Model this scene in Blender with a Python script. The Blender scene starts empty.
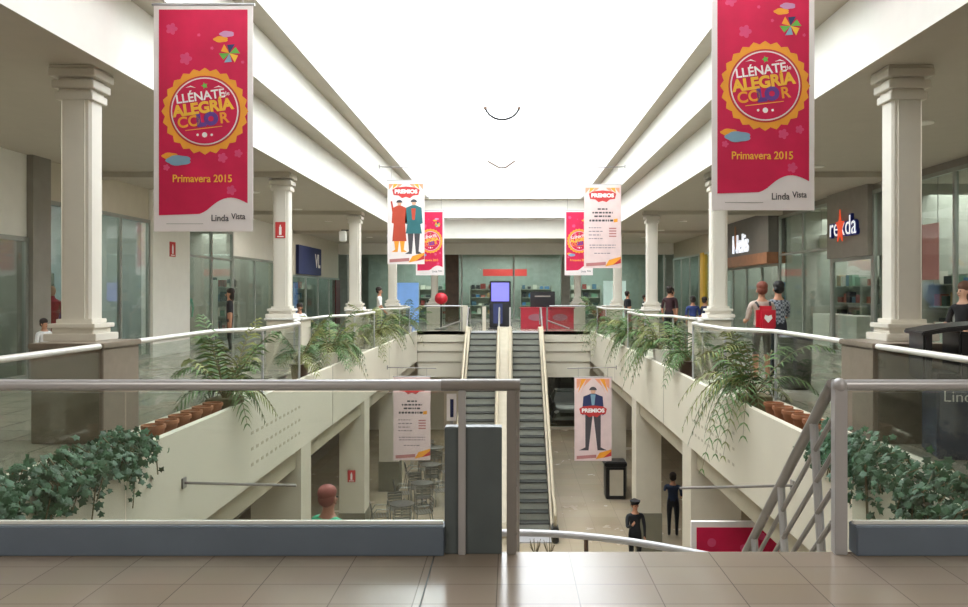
import bpy, bmesh, math, random
from mathutils import Vector, Matrix
R = math.radians
PI = math.pi
random.seed(7)
SC = bpy.context.scene
COL = SC.collection

# ------------------------------------------------------------------ camera
FPX = 780.0
cam = bpy.data.cameras.new('camera')
camo = bpy.data.objects.new('camera', cam)
COL.objects.link(camo)
SC.camera = camo
camo.location = (0, 0, 1.6)
camo.rotation_euler = (R(90), 0, 0)
cam.sensor_fit = 'HORIZONTAL'
cam.sensor_width = 36.0
cam.lens = 36.0 * FPX / 968.0
cam.shift_x = -(510 - 484) / 968.0
cam.shift_y = (292 - 303.5) / 968.0
cam.clip_end = 400

# ------------------------------------------------------------------ world
w = bpy.data.worlds.new('overcast_sky')
SC.world = w
w.use_nodes = True
bg = w.node_tree.nodes['Background']
bg.inputs[0].default_value = (0.97, 0.985, 1.0, 1)
bg.inputs[1].default_value = 4.6
SC.view_settings.view_transform = 'Standard'
SC.view_settings.look = 'None'
SC.view_settings.gamma = 1
SC.view_settings.use_curve_mapping = False
SC.view_settings.exposure = 0.68
SC.cycles.max_bounces = 10
SC.cycles.diffuse_bounces = 5
SC.cycles.glossy_bounces = 3
SC.cycles.transparent_max_bounces = 24
SC.cycles.use_denoising = True
SC.cycles.sample_clamp_indirect = 6.0


def lamp(name, loc, size, power, color=(1, .96, .88), sy=None, rot=(0, 0, 0)):
    l = bpy.data.lights.new(name, 'AREA')
    l.shape = 'RECTANGLE'
    l.size = size
    l.size_y = sy or size
    l.energy = power
    l.color = color
    o = bpy.data.objects.new(name, l)
    COL.objects.link(o)
    o.location = loc
    o.rotation_euler = rot
    return o


# lamps of the place: gallery ceilings, shops; unseen fill added in the hall
for y in (8.5, 16.5, 24.5, 32.5):
    lamp('gallery_ceiling_light', (-6.7, y, 4.05), .45, 42, sy=.45)
    lamp('gallery_ceiling_light', (6.3, y, 4.05), .45, 42, sy=.45)
for y in (10.5, 17, 23, 30, 37):
    lamp('shop_ceiling_light', (-10.9, y, 3.85), 2, 70, (1, 1, .95), 4)
    lamp('shop_ceiling_light', (10.7, y, 3.85), 2, 85, (1, 1, .95), 4)
lamp('hall_fill_light', (-4, .5, 4.05), 2, 125, sy=2)  # unseen pair over the camera, added to brighten surfaces facing it
lamp('hall_fill_light', (4, .5, 4.05), 2, 125, sy=2)
for x in (-5, 0, 5):
    lamp('shop_ceiling_light', (x, 45.5, 3.85), 3, 150, (.95, 1, .96), 4)
for y in (12, 20, 28):
    lamp('lower_ceiling_light', (-6.0, y, -1.62), 1.0, 9, sy=4)
    lamp('lower_ceiling_light', (5.6, y, -1.62), 1.0, 9, sy=4)
lamp('lower_ceiling_light', (-.2, 34.8, -1.95), 8.0, 60, sy=1.5)
lamp('showroom_light', (3.2, 41.5, -1.6), 3.0, 25, sy=3)


# ------------------------------------------------------------------ materials
def new_mat(name):
    m = bpy.data.materials.new(name)
    m.use_nodes = True
    return m, m.node_tree, m.node_tree.nodes['Principled BSDF']


def srgb(c):
    if isinstance(c, str):
        c = tuple(int(c[i:i + 2], 16) / 255 for i in (0, 2, 4))
    return tuple(v / 12.92 if v <= .04045 else ((v + .055) / 1.055) ** 2.4 for v in c) + (1,)


MC = {}


def mat(name, col, rough=.6, metal=0.0, var=.06, scale=4.0, emit=0.0, bump=0.0, spec=.5):
    if name in MC:
        return MC[name]
    m, nt, p = new_mat(name)
    c = srgb(col)
    tc = nt.nodes.new('ShaderNodeTexCoord')
    nz = nt.nodes.new('ShaderNodeTexNoise')
    nz.inputs['Scale'].default_value = scale
    nz.inputs['Detail'].default_value = 4
    nt.links.new(tc.outputs['Object'], nz.inputs['Vector'])
    rp = nt.nodes.new('ShaderNodeValToRGB')
    rp.color_ramp.elements[0].position = .3
    rp.color_ramp.elements[1].position = .7
    rp.color_ramp.elements[0].color = tuple(v * (1 - var) for v in c[:3]) + (1,)
    rp.color_ramp.elements[1].color = tuple(min(1, v * (1 + var)) for v in c[:3]) + (1,)
    nt.links.new(nz.outputs['Fac'], rp.inputs['Fac'])
    nt.links.new(rp.outputs['Color'], p.inputs['Base Color'])
    p.inputs['Roughness'].default_value = rough
    p.inputs['Metallic'].default_value = metal
    p.inputs['Specular IOR Level'].default_value = spec
    if emit:
        p.inputs['Emission Color'].default_value = c
        p.inputs['Emission Strength'].default_value = emit
    if bump:
        b = nt.nodes.new('ShaderNodeBump')
        b.inputs['Strength'].default_value = bump
        b.inputs['Distance'].default_value = .01
        nt.links.new(nz.outputs['Fac'], b.inputs['Height'])
        nt.links.new(b.outputs['Normal'], p.inputs['Normal'])
    MC[name] = m
    return m


def tile_mat(name, c1, c2, grout, tw, th, rough=.15, gap=.006, ox=0, oy=0):
    m, nt, p = new_mat(name)
    tc = nt.nodes.new('ShaderNodeTexCoord')
    mp = nt.nodes.new('ShaderNodeMapping')
    mp.inputs['Location'].default_value = (ox, oy, 0)
    nt.links.new(tc.outputs['Object'], mp.inputs['Vector'])
    br = nt.nodes.new('ShaderNodeTexBrick')
    br.offset = 0
    br.inputs['Scale'].default_value = 1
    br.inputs['Brick Width'].default_value = tw
    br.inputs['Row Height'].default_value = th
    br.inputs['Mortar Size'].default_value = gap
    br.inputs['Mortar Smooth'].default_value = .1
    br.inputs['Color1'].default_value = srgb(c1)
    br.inputs['Color2'].default_value = srgb(c2)
    br.inputs['Mortar'].default_value = srgb(grout)
    nt.links.new(mp.outputs['Vector'], br.inputs['Vector'])
    nz = nt.nodes.new('ShaderNodeTexNoise')
    nz.inputs['Scale'].default_value = 1.7
    nz.inputs['Detail'].default_value = 5
    nt.links.new(tc.outputs['Object'], nz.inputs['Vector'])
    mx = nt.nodes.new('ShaderNodeMixRGB')
    mx.blend_type = 'MULTIPLY'
    mx.inputs['Fac'].default_value = .12
    nt.links.new(br.outputs['Color'], mx.inputs['Color1'])
    nt.links.new(nz.outputs['Color'], mx.inputs['Color2'])
    nt.links.new(mx.outputs['Color'], p.inputs['Base Color'])
    p.inputs['Specular IOR Level'].default_value = .45
    mr = nt.nodes.new('ShaderNodeMapRange')
    mr.inputs['To Min'].default_value = rough * .7
    mr.inputs['To Max'].default_value = rough * 1.5
    nt.links.new(nz.outputs['Fac'], mr.inputs['Value'])
    nt.links.new(mr.outputs['Result'], p.inputs['Roughness'])
    return m


def glass_mat(name, tint, refl=1.0):
    m = bpy.data.materials.new(name)
    m.use_nodes = True
    nt = m.node_tree
    nt.nodes.clear()
    out = nt.nodes.new('ShaderNodeOutputMaterial')
    tr = nt.nodes.new('ShaderNodeBsdfTransparent')
    tr.inputs['Color'].default_value = tint
    gl = nt.nodes.new('ShaderNodeBsdfGlossy')
    gl.inputs['Roughness'].default_value = .03
    gl.inputs['Color'].default_value = (refl, refl, refl, 1)
    lw = nt.nodes.new('ShaderNodeLayerWeight')
    lw.inputs['Blend'].default_value = .5
    pw = nt.nodes.new('ShaderNodeMath')
    pw.operation = 'POWER'
    pw.inputs[1].default_value = 5
    nt.links.new(lw.outputs['Facing'], pw.inputs[0])
    fr = nt.nodes.new('ShaderNodeMath')
    fr.operation = 'MULTIPLY_ADD'
    fr.inputs[1].default_value = .6
    fr.inputs[2].default_value = .035
    nt.links.new(pw.outputs[0], fr.inputs[0])
    mx = nt.nodes.new('ShaderNodeMixShader')
    nt.links.new(fr.outputs[0], mx.inputs[0])
    nt.links.new(tr.outputs[0], mx.inputs[1])
    nt.links.new(gl.outputs[0], mx.inputs[2])
    nt.links.new(mx.outputs[0], out.inputs[0])
    return m


M_WHITE = mat('white_plaster', 'eae8e0', .7, var=.02)
M_WELL = mat('well_plaster', 'f4f4f2', .8, var=.01)
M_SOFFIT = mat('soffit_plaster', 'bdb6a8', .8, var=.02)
M_CREAM = mat('cream_plaster', 'cbc3b1', .6, var=.03)
M_COL = mat('column_paint', 'dad4c7', .45, var=.02)
M_PARA = mat('parapet_paint', 'd6cfbd', .5, var=.03, scale=1.2)
M_BEAM = mat('beam_paint', 'aaa18c', .6, var=.04)
M_DADO = mat('dado_stone', '7c7867', .4)
M_PED = mat('pedestal_stone', '84786a', .35, var=.08, scale=9)
M_CURB = mat('kerb_slate', '66717f', .35, var=.05)
M_BLOCK = mat('block_slate', '5b6365', .4, var=.10, scale=3)
M_STEEL = mat('brushed_steel', 'b4b2b4', .35, .25, var=.03)
M_STEELD = mat('grey_steel', '8f8a86', .4, .25, var=.04)
M_RAILW = mat('pale_handrail', 'e6e3dc', .3, .1, var=.02)
M_TERRA = mat('terracotta', '96603f', .8, var=.15)
M_POTW = mat('white_pot', 'ddd6c8', .6)
M_SOIL = mat('soil', '4d4334', .95, var=.3, scale=20)
M_LEAF = mat('palm_leaf', '587543', .65, var=.35, scale=3)
M_LEAF2 = mat('palm_leaf_yellow', '7d834a', .65, var=.35, scale=3)
M_IVY = mat('ivy_leaf', '34593a', .55, var=.5, scale=9)
M_STEM = mat('stem', '6b6142', .8)
M_BLACK = mat('black_plastic', '17171a', .4)
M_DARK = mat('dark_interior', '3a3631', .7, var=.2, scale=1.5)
M_CREAMP = mat('escalator_panel', 'b3a78e', .4, .1)
M_STEP = mat('escalator_step', '2c2d28', .6, .1, var=.1, scale=8)
M_STEPD = mat('escalator_riser', '94958a', .6, .1)
M_RUBBER = mat('rubber', '26241f', .5)
M_CLOTH = mat('banner_white', 'e9dfdd', .8, var=.02)
M_PINKW = mat('banner_pale_pink', 'e2c9c6', .8, var=.05)
M_MAG = mat('banner_magenta', 'cd1449', .7, var=.12, scale=2.2)
M_MAGL = mat('banner_petal', 'd94b78', .7, var=.1)
M_ORANGE = mat('print_orange', 'f0a032', .7)
M_YEL = mat('print_yellow', 'f2b93c', .7)
M_BLUE = mat('print_blue', '7fa0b5', .7)
M_PURP = mat('print_purple', '6a3f8f', .7)
M_GREENP = mat('print_green', '6bb04a', .7)
M_NAVYP = mat('print_navy', '2d3560', .7)
M_REDP = mat('print_red', 'c43b3a', .7)
M_TEAL = mat('print_teal', '2f6b70', .7)
M_COAT = mat('print_coat', 'b8462f', .7)
M_INK = mat('print_ink', '4b464a', .7)
M_SKINP = mat('print_skin', 'd6a58a', .7)
M_WPRINT = mat('print_white', 'f2ecea', .7)
M_GREYP = mat('grey_panel', '8b867d', .5)
M_ORWOOD = mat('orange_wood', '9c6a4a', .5, var=.15)
M_SHOPW = mat('shop_wall', 'aaaca2', .7, var=.05)
M_SHOPG = mat('shop_green_wall', '9ba49d', .6, var=.1)
M_BROWN = mat('brown_wood', '5a4436', .5, var=.2)
M_ALU = mat('aluminium', '8f8f8a', .3, .8)
M_LAMP = mat('lamp_glow', 'fff6e0', .5, emit=14)
M_FRAME = mat('shop_frame', '9fa39c', .4, .5)
M_MAROON = mat('maroon_panel', '5d2526', .5, var=.15)
M_REDC = mat('red_counter', 'a32434', .4, var=.08)
M_SCREEN = mat('screen_glow', '6866c0', .3, emit=.8)
M_GLASS = glass_mat('rail_glass', (.87, .90, .88, 1))
M_SGLASS = glass_mat('shop_glass', (.84, .89, .87, 1))
M_SKYG = glass_mat('skylight_glass', (.93, .95, .96, 1))
M_FLOOR = tile_mat('hall_tile', '8b7e70', '918476', '665d53', .43, .27, .15, .003, ox=-.36 + .43 * 20, oy=-4.54 + .27 * 40)
M_FLOORG = tile_mat('gallery_tile', 'a89f90', 'aea596', '857d70', .6, .6, .15)
M_FLOORL = tile_mat('lower_tile', 'a79880', 'b0a189', '938570', .8, .8, .22)


# ------------------------------------------------------------------ mesh helpers
class MB:
    def __init__(s):
        s.v = []
        s.f = []
        s.mi = []
        s.mats = []
        s.cur = 0

    def m(s, material):
        if material not in s.mats:
            s.mats.append(material)
        s.cur = s.mats.index(material)
        return s

    def face(s, idx):
        s.f.append(tuple(idx))
        s.mi.append(s.cur)

    def box(s, x0, x1, y0, y1, z0, z1):
        b = len(s.v)
        s.v += [(x0, y0, z0), (x1, y0, z0), (x1, y1, z0), (x0, y1, z0), (x0, y0, z1), (x1, y0, z1), (x1, y1, z1), (x0, y1, z1)]
        for q in ((0, 3, 2, 1), (4, 5, 6, 7), (0, 1, 5, 4), (1, 2, 6, 5), (2, 3, 7, 6), (3, 0, 4, 7)):
            s.face([b + i for i in q])
        return s

    def prism(s, pts, axis, a, b_):
        """2D outline extruded along axis between a and b_"""
        n = len(pts)
        b = len(s.v)
        for t in (a, b_):
            for (p, q) in pts:
                s.v.append((t, p, q) if axis == 'x' else (p, t, q) if axis == 'y' else (p, q, t))
        s.face([b + i for i in range(n)])
        s.face([b + n + i for i in reversed(range(n))])
        for i in range(n):
            j = (i + 1) % n
            s.face([b + i, b + n + i, b + n + j, b + j])
        return s

    def quad(s, a, b, c, d):
        k = len(s.v)
        s.v += [tuple(a), tuple(b), tuple(c), tuple(d)]
        s.face([k, k + 1, k + 2, k + 3])
        return s

    def tube(s, pts, r, n=10, r2=None):
        pts = [Vector(p) for p in pts]
        k0 = len(s.v)
        m = len(pts)
        up = None
        for i, p in enumerate(pts):
            if i == 0:
                t = pts[1] - p
            elif i == m - 1:
                t = p - pts[i - 1]
            else:
                t = (pts[i + 1] - p).normalized() + (p - pts[i - 1]).normalized()
            t.normalize()
            if up is None:
                up = Vector((0, 0, 1)) if abs(t.z) < .9 else Vector((1, 0, 0))
            a = t.cross(up)
            if a.length < 1e-5:
                a = t.cross(Vector((0, 1, 0)))
            a.normalize()
            b = a.cross(t).normalized()
            up = b
            rr = r if r2 is None else r + (r2 - r) * i / (m - 1)
            for j in range(n):
                an = 2 * PI * j / n
                s.v.append(tuple(p + a * rr * math.cos(an) + b * rr * math.sin(an)))
        for i in range(m - 1):
            for j in range(n):
                j2 = (j + 1) % n
                s.face([k0 + i * n + j, k0 + i * n + j2, k0 + (i + 1) * n + j2, k0 + (i + 1) * n + j])
        s.face([k0 + j for j in reversed(range(n))])
        s.face([k0 + (m - 1) * n + j for j in range(n)])
        return s

    def lathe(s, prof, cx=0, cy=0, n=20):
        k0 = len(s.v)
        m = len(prof)
        for (r, z) in prof:
            for j in range(n):
                an = 2 * PI * j / n
                s.v.append((cx + r * math.cos(an), cy + r * math.sin(an), z))
        for i in range(m - 1):
            for j in range(n):
                j2 = (j + 1) % n
                s.face([k0 + i * n + j, k0 + i * n + j2, k0 + (i + 1) * n + j2, k0 + (i + 1) * n + j])
        s.face([k0 + j for j in reversed(range(n))])
        s.face([k0 + (m - 1) * n + j for j in range(n)])
        return s

    def ball(s, c, rx, ry, rz, n=10, m=7):
        pr = []
        k0 = len(s.v)
        for i in range(m + 1):
            th = PI * i / m
            for j in range(n):
                an = 2 * PI * j / n
                s.v.append((c[0] + rx * math.sin(th) * math.cos(an), c[1] + ry * math.sin(th) * math.sin(an), c[2] + rz * math.cos(th)))
        for i in range(m):
            for j in range(n):
                j2 = (j + 1) % n
                s.face([k0 + i * n + j, k0 + (i + 1) * n + j, k0 + (i + 1) * n + j2, k0 + i * n + j2])
        return s

    def build(s, name, material=None, parent=None, bevel=0, smooth=False):
        me = bpy.data.meshes.new(name)
        me.from_pydata(s.v, [], s.f)
        if s.mats:
            for m in s.mats:
                me.materials.append(m)
            me.polygons.foreach_set('material_index', s.mi)
        elif material:
            me.materials.append(material)
        me.validate()
        bm = bmesh.new()
        bm.from_mesh(me)
        bmesh.ops.recalc_face_normals(bm, faces=bm.faces)
        if bevel:
            bmesh.ops.bevel(bm, geom=list(bm.edges), offset=bevel, segments=2, affect='EDGES', clamp_overlap=True)
        bm.to_mesh(me)
        bm.free()
        if smooth:
            me.polygons.foreach_set('use_smooth', [True] * len(me.polygons))
            try:
                me.set_sharp_from_angle(angle=R(40))
            except Exception:
                pass
        o = bpy.data.objects.new(name, me)
        COL.objects.link(o)
        if parent:
            o.parent = parent
        return o


def B(*a):
    return MB().box(*a)


def thing(name, label, cat, loc=(0, 0, 0), rz=0, group=None):
    o = bpy.data.objects.new(name, None)
    COL.objects.link(o)
    o.location = loc
    o.rotation_euler = (0, 0, rz)
    o.empty_display_size = .1
    o['label'] = label
    o['category'] = cat
    if group:
        o['group'] = group
    return o


def tag(o, label, cat, group=None, kind=None):
    o['label'] = label
    o['category'] = cat
    if group:
        o['group'] = group
    if kind:
        o['kind'] = kind
    return o


def struct(name, mb, material, bevel=0, label=None, cat=None):
    o = mb.build(name, material, bevel=bevel)
    o['kind'] = 'structure'
    if label:
        o['label'] = label
    o['category'] = cat or name.split('_')[0].split('.')[0]
    if not label:
        o['label'] = STR_LABEL.get(name, 'plain painted ' + name.replace('_', ' ') + ' of the shopping centre')
    return o


STR_LABEL = {}


def text(body, size, material, loc, parent, name='lettering', rot=(PI / 2, 0, 0), ext=.002, align='CENTER', sx=1.0, bold=.0):
    cu = bpy.data.curves.new(name, 'FONT')
    cu.body = body
    cu.size = size
    cu.extrude = ext
    cu.offset = bold
    cu.align_x = align
    cu.align_y = 'CENTER'
    tmp = bpy.data.objects.new(name + '_source', cu)
    COL.objects.link(tmp)
    dg = bpy.context.evaluated_depsgraph_get()
    me = bpy.data.meshes.new_from_object(tmp.evaluated_get(dg))
    bpy.data.objects.remove(tmp)
    me.materials.clear()
    me.materials.append(material)
    o = bpy.data.objects.new(name, me)
    COL.objects.link(o)
    o.parent = parent
    o.location = loc
    o.rotation_euler = rot
    o.scale = (sx, 1, 1)
    return o


def copy_tree(o, parent=None):
    c = o.copy()
    COL.objects.link(c)
    if parent:
        c.parent = parent
    for ch in [k for k in bpy.data.objects if k.parent == o]:
        copy_tree(ch, c)
    return c


def place(o, loc, rz, label, scale=None):
    o.location = loc
    o.rotation_euler = (0, 0, rz)
    o['label'] = label
    if scale:
        o.scale = (scale,) * 3
    return o


# ------------------------------------------------------------------ shell geometry constants
XL, XR = -8.8, 8.4            # shopfront lines
FL, FR = -4.38, 3.92          # upper fascia faces
GL, GR = -4.30, 3.85          # balustrade lines
PL, PR = -3.75, 3.25          # planter faces
YE = 31.5                     # far end of the void
LZ = -5.1                     # lower floor

# floors
struct('floor', B(-13, 13, -6, 4.8, -.12, 0), M_FLOOR, label='glossy beige tiled floor of the hall in front of the balustrade')
struct('floor', B(-13, GL - .06, 4.8, 50, -.12, 0), M_FLOORG, label='tiled floor of the left gallery')
struct('floor', B(GR + .06, 13, 4.8, 50, -.12, 0), M_FLOORG, label='tiled floor of the right gallery')
struct('floor', B(GL - .06, GR + .06, YE, 50, -.12, 0), M_FLOORG, label='tiled floor of the far landing above the escalators')
struct('floor', B(-13, 13, -6, 50, LZ - .2, LZ), M_FLOORL, label='glossy tan tiled floor of the lower level')
struct('trim_14', B(-.463, -.455, 2.5, 4.79, .0, .0015), M_RUBBER, label='dark open joint in the hall floor')
# slabs
struct('ceiling', B(-13, GL - .06, 4.8, YE + .3, -1.3, -.121), M_BEAM, label='slab under the left gallery')
struct('ceiling', B(GR + .06, 13, 4.8, YE + .3, -1.3, -.121), M_BEAM, label='slab under the right gallery')
struct('ceiling', B(-13, 13, -6, 4.79, -1.3, -.121), M_BEAM, label='slab under the front hall')
struct('ceiling', B(-13, 13, YE + .3, 50, -1.3, -.121), M_BEAM, label='slab under the far landing')
# ceilings
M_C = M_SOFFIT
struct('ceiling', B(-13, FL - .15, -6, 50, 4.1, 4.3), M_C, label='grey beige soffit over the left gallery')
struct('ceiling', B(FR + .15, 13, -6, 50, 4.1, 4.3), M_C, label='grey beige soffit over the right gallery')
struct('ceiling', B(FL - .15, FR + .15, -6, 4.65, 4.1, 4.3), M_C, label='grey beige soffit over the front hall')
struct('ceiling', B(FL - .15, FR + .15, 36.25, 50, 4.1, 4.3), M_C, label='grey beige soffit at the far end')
# fascias stepping up to the skylight


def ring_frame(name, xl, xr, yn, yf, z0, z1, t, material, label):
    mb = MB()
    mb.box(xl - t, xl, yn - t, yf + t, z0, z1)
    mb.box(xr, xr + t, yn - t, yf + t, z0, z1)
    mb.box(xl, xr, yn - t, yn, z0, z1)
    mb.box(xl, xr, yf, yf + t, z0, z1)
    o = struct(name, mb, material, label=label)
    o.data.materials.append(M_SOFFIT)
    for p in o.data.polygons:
        if p.normal.z < -.5:  # undersides of the steps: their shade is put into a darker beige
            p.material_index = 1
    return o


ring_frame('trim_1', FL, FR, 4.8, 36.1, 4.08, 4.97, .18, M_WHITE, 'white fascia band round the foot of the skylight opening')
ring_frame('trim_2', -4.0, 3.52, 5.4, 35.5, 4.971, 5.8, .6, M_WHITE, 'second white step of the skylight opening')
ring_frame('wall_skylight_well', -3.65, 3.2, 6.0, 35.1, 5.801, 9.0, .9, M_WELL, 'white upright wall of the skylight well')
# skylight roof
rb = MB()
for i in range(9):
    y = 6 + i * (29.1 / 8)
    for (xa, xb) in ((-3.65, -.225), (-.225, 3.2)):
        za, zb = (9.0, 10.2) if xa < -1 else (10.2, 9.0)
        rb.prism([(xa, za), (xb, zb), (xb, zb + .06), (xa, za + .06)], 'y', y - .02, y + .02)
rb.box(-.255, -.195, 6, 35.1, 10.16, 10.24)
struct('trim_3', rb, M_WELL, label='thin white ribs of the skylight roof')
g = MB()
for (xa, xb, za, zb) in ((-3.65, -.225, 9.07, 10.27), (-.225, 3.2, 10.27, 9.07)):
    g.prism([(xa, za), (xb, zb), (xb, zb + .02), (xa, za + .02)], 'y', 6, 35.1)
struct('window_1', g, M_SKYG, label='glass roof of the skylight')

for k, y in enumerate((16.2, 24.0, 31.7)):
    struct('trim_%d' % (15 + 2 * k), B(XL, FL - .2, y, y + .35, 3.98, 4.1), M_C, label='shallow cross beam in the left soffit')
    struct('trim_%d' % (16 + 2 * k), B(FR + .2, XR, y, y + .35, 3.98, 4.1), M_C, label='shallow cross beam in the right soffit')
# outer walls
struct('wall_left', B(-13.2, -13, -6, 50, LZ, 4.3), M_SHOPW)
struct('wall_right', B(13, 13.2, -6, 50, LZ, 4.3), M_SHOPW)
struct('wall_back', B(-13.2, 13.2, -6.2, -6, LZ, 4.3), M_CREAM)
struct('wall_far', B(-13.2, 13.2, 49.8, 50, LZ, 4.3), M_SHOPG)
struct('trim_4', B(XL, XR, 40, 40.5, 3.54, 4.1), M_WHITE, label='white cross beam above the far shopfront')

# planter parapets ------------------------------------------------------------
for side, (g_, p_, sg) in (('left', (GL, PL, -1)), ('right', (GR, PR, 1))):
    mb = MB()
    a, b = sorted((p_, p_ + sg * .09))
    mb.box(a, b, 4.8, YE, -1.2, .03)
    a2, b2 = sorted((p_ + sg * .09, g_ + sg * .059))
    mb.box(a2, b2, 4.8, YE, -1.2, -.32)
    # flush decks where the balustrade bulges over the planter
    for y0, y1 in ((11.75, 14.2), (18.9, 21.9), (26.6, 29.6)):
        mb.box(a2, b2, y0, y1, -.32, .0)
    # narrow kerb under the balustrade
    a3, b3 = sorted((g_ + sg * .06, g_ - sg * .05))
    mb.box(a3, b3, 4.8, YE, -.32, .03)
    struct('wall_' + side + '_parapet', mb, M_PARA, label='cream planter parapet along the ' + side + ' side of the void')
    # movement joints and the slots
    mj = MB()
    for y in (16.5, 24.2):
        a, b = sorted((p_ - sg * .003, p_ + sg * .02))
        mj.box(a, b, y - .012, y + .012, -1.2, .031)
    struct('trim_5' if sg < 0 else 'trim_6', mj, M_GREYP, label='dark upright joints in the ' + side + ' parapet')
    ms = MB()
    for r_, z in enumerate((-.45, -.68, -.91)):
        for k in range(12):
            y = 11.3 + k * .23
            a, b = sorted((p_ - sg * .004, p_ + sg * .02))
            ms.box(a, b, y, y + .1, z - .022, z + .022)
    struct('trim_7' if sg < 0 else 'trim_8', ms, mat('slot_shade', 'b5ad9a', .7), label='rows of small slots in the ' + side + ' parapet')
    a, b = sorted((p_ + sg * .1, p_ + sg * .5))
    struct('trim_9' if sg < 0 else 'trim_10', B(a, b, 4.8, YE, -1.56, -1.2), M_BEAM, label='beige beam below the ' + side + ' parapet')
    so = MB()
    a, b = sorted((p_ + sg * .09, g_ - sg * .05))
    for y0, y1 in ((4.85, 11.75), (14.2, 18.9), (21.9, 26.6), (29.6, YE)):
        so.box(a, b, y0, y1, -.33, -.1)
    o = so.build('planter_soil', M_SOIL)
    tag(o, 'dark planting soil in the ' + side + ' parapet planter', 'soil', kind='stuff')

# far end fascia with stepped bands
mb = MB()
for i, (z0, z1) in enumerate(((-.42, .0), (-.80, -.45), (-1.22, -.83), (-1.86, -1.25))):
    mb.box(PL, PR, YE + .06 * i, YE + .3 + .0, z0, z1)
mb.box(PL, PR, YE + .22, YE + .45, -1.86, 0)
struct('wall_far_parapet', mb, M_PARA, label='banded cream edge of the far landing')
# front hall edge
struct('trim_11', B(-13, 13, 4.79, 4.81, -1.3, -.002), M_BEAM, label='painted edge of the front hall slab')

# lower level piers -----------------------------------------------------------
pr = {}
for side, p_, sg in (('left', PL, -1), ('right', PR, 1)):
    for i, (y, wd) in enumerate(((14.0, .9), (20.1, .65), (26.2, .65))):
        t = thing('pier', ['nearest', 'middle', 'farthest'][i] + ' cream square pier of the lower level under the ' + side + ' parapet', 'pier',
                  (p_ + sg * wd / 2, y + .35, LZ), group='lower level piers')
        h = -1.2 - LZ
        B(-wd / 2, wd / 2, -.35, .35, 1.0, h - .001).build('shaft', M_CREAM, t)
        B(-wd / 2 - .02, wd / 2 + .02, -.37, .37, 0, 1.0).build('dado', M_DADO, t)
        pr[(side, i)] = t
# small sign on the middle left pier
def safety_sign(loc, wd, h, label):
    t = thing('safety_sign', label, 'sign', loc)
    B(-wd / 2, wd / 2, -.01, 0, -h / 2, h / 2).build('plate', M_REDP, t)
    mb = MB()
    mb.box(-wd * .12, wd * .12, -.014, -.01, -h * .3, h * .2)
    mb.box(-wd * .06, wd * .06, -.014, -.01, h * .2, h * .32)
    mb.box(-wd * .32, wd * .32, -.014, -.01, -h * .43, -h * .37)
    mb.build('pictogram', M_WPRINT, t)
    return t


safety_sign((-4.08, 20.08, -3.14), .2, .3, 'small red safety sign on the lower level pier')

# lower level side walls: dark shopfronts
for side, x, sg in (('left', -7.6, -1), ('right', 7.2, 1)):
    a, b = sorted((x, x + sg * .2))
    mb = MB()
    mb.box(a, b, 4.8, 50, LZ, LZ + .4)
    mb.box(a, b, 4.8, 50, -2.1, -1.3)
    for y in (8, 13, 18, 23, 28, 33):
        mb.box(a, b, y, y + 1.0, LZ + .4, -2.1)
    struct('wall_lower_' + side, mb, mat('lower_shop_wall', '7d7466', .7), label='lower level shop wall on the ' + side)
    struct('window_2' if sg < 0 else 'window_3', B(x + sg * .08, x + sg * .1, 4.8, 50, LZ + .4, -2.1) if sg > 0 else B(x - .1, x - .08, 4.8, 50, LZ + .4, -2.1), M_SGLASS,
           label='lower level shop glazing on the ' + side)
    a, b = sorted((x + sg * 2.2, x + sg * 2.4))
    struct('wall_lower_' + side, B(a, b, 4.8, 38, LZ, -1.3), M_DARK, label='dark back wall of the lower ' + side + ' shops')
# lower far wall with the showroom window
mb = MB()
yw = 38.0
mb.box(-13, 1.85, yw, yw + .25, LZ, -1.3)
mb.box(4.7, 13, yw, yw + .25, LZ, -1.3)
mb.box(1.85, 4.7, yw, yw + .25, -2.55, -1.3)
mb.box(1.85, 4.7, yw, yw + .25, LZ, LZ + .12)
struct('wall_lower_far', mb, M_CREAM, label='cream far wall of the lower level')
mb = MB()
mb.box(1.0, 1.1, yw + .25, 45, LZ, -1.3)
mb.box(6.0, 6.1, yw + .25, 45, LZ, -1.3)
mb.box(1.0, 6.1, 45, 45.1, LZ, -1.3)
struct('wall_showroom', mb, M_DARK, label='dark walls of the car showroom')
struct('window_4', B(1.85, 4.7, yw + .1, yw + .12, LZ + .12, -2.55), M_SGLASS, label='showroom window of the lower level')

# ------------------------------------------------------------------ gallery columns
ORD = ['first', 'second', 'third', 'fourth']


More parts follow.
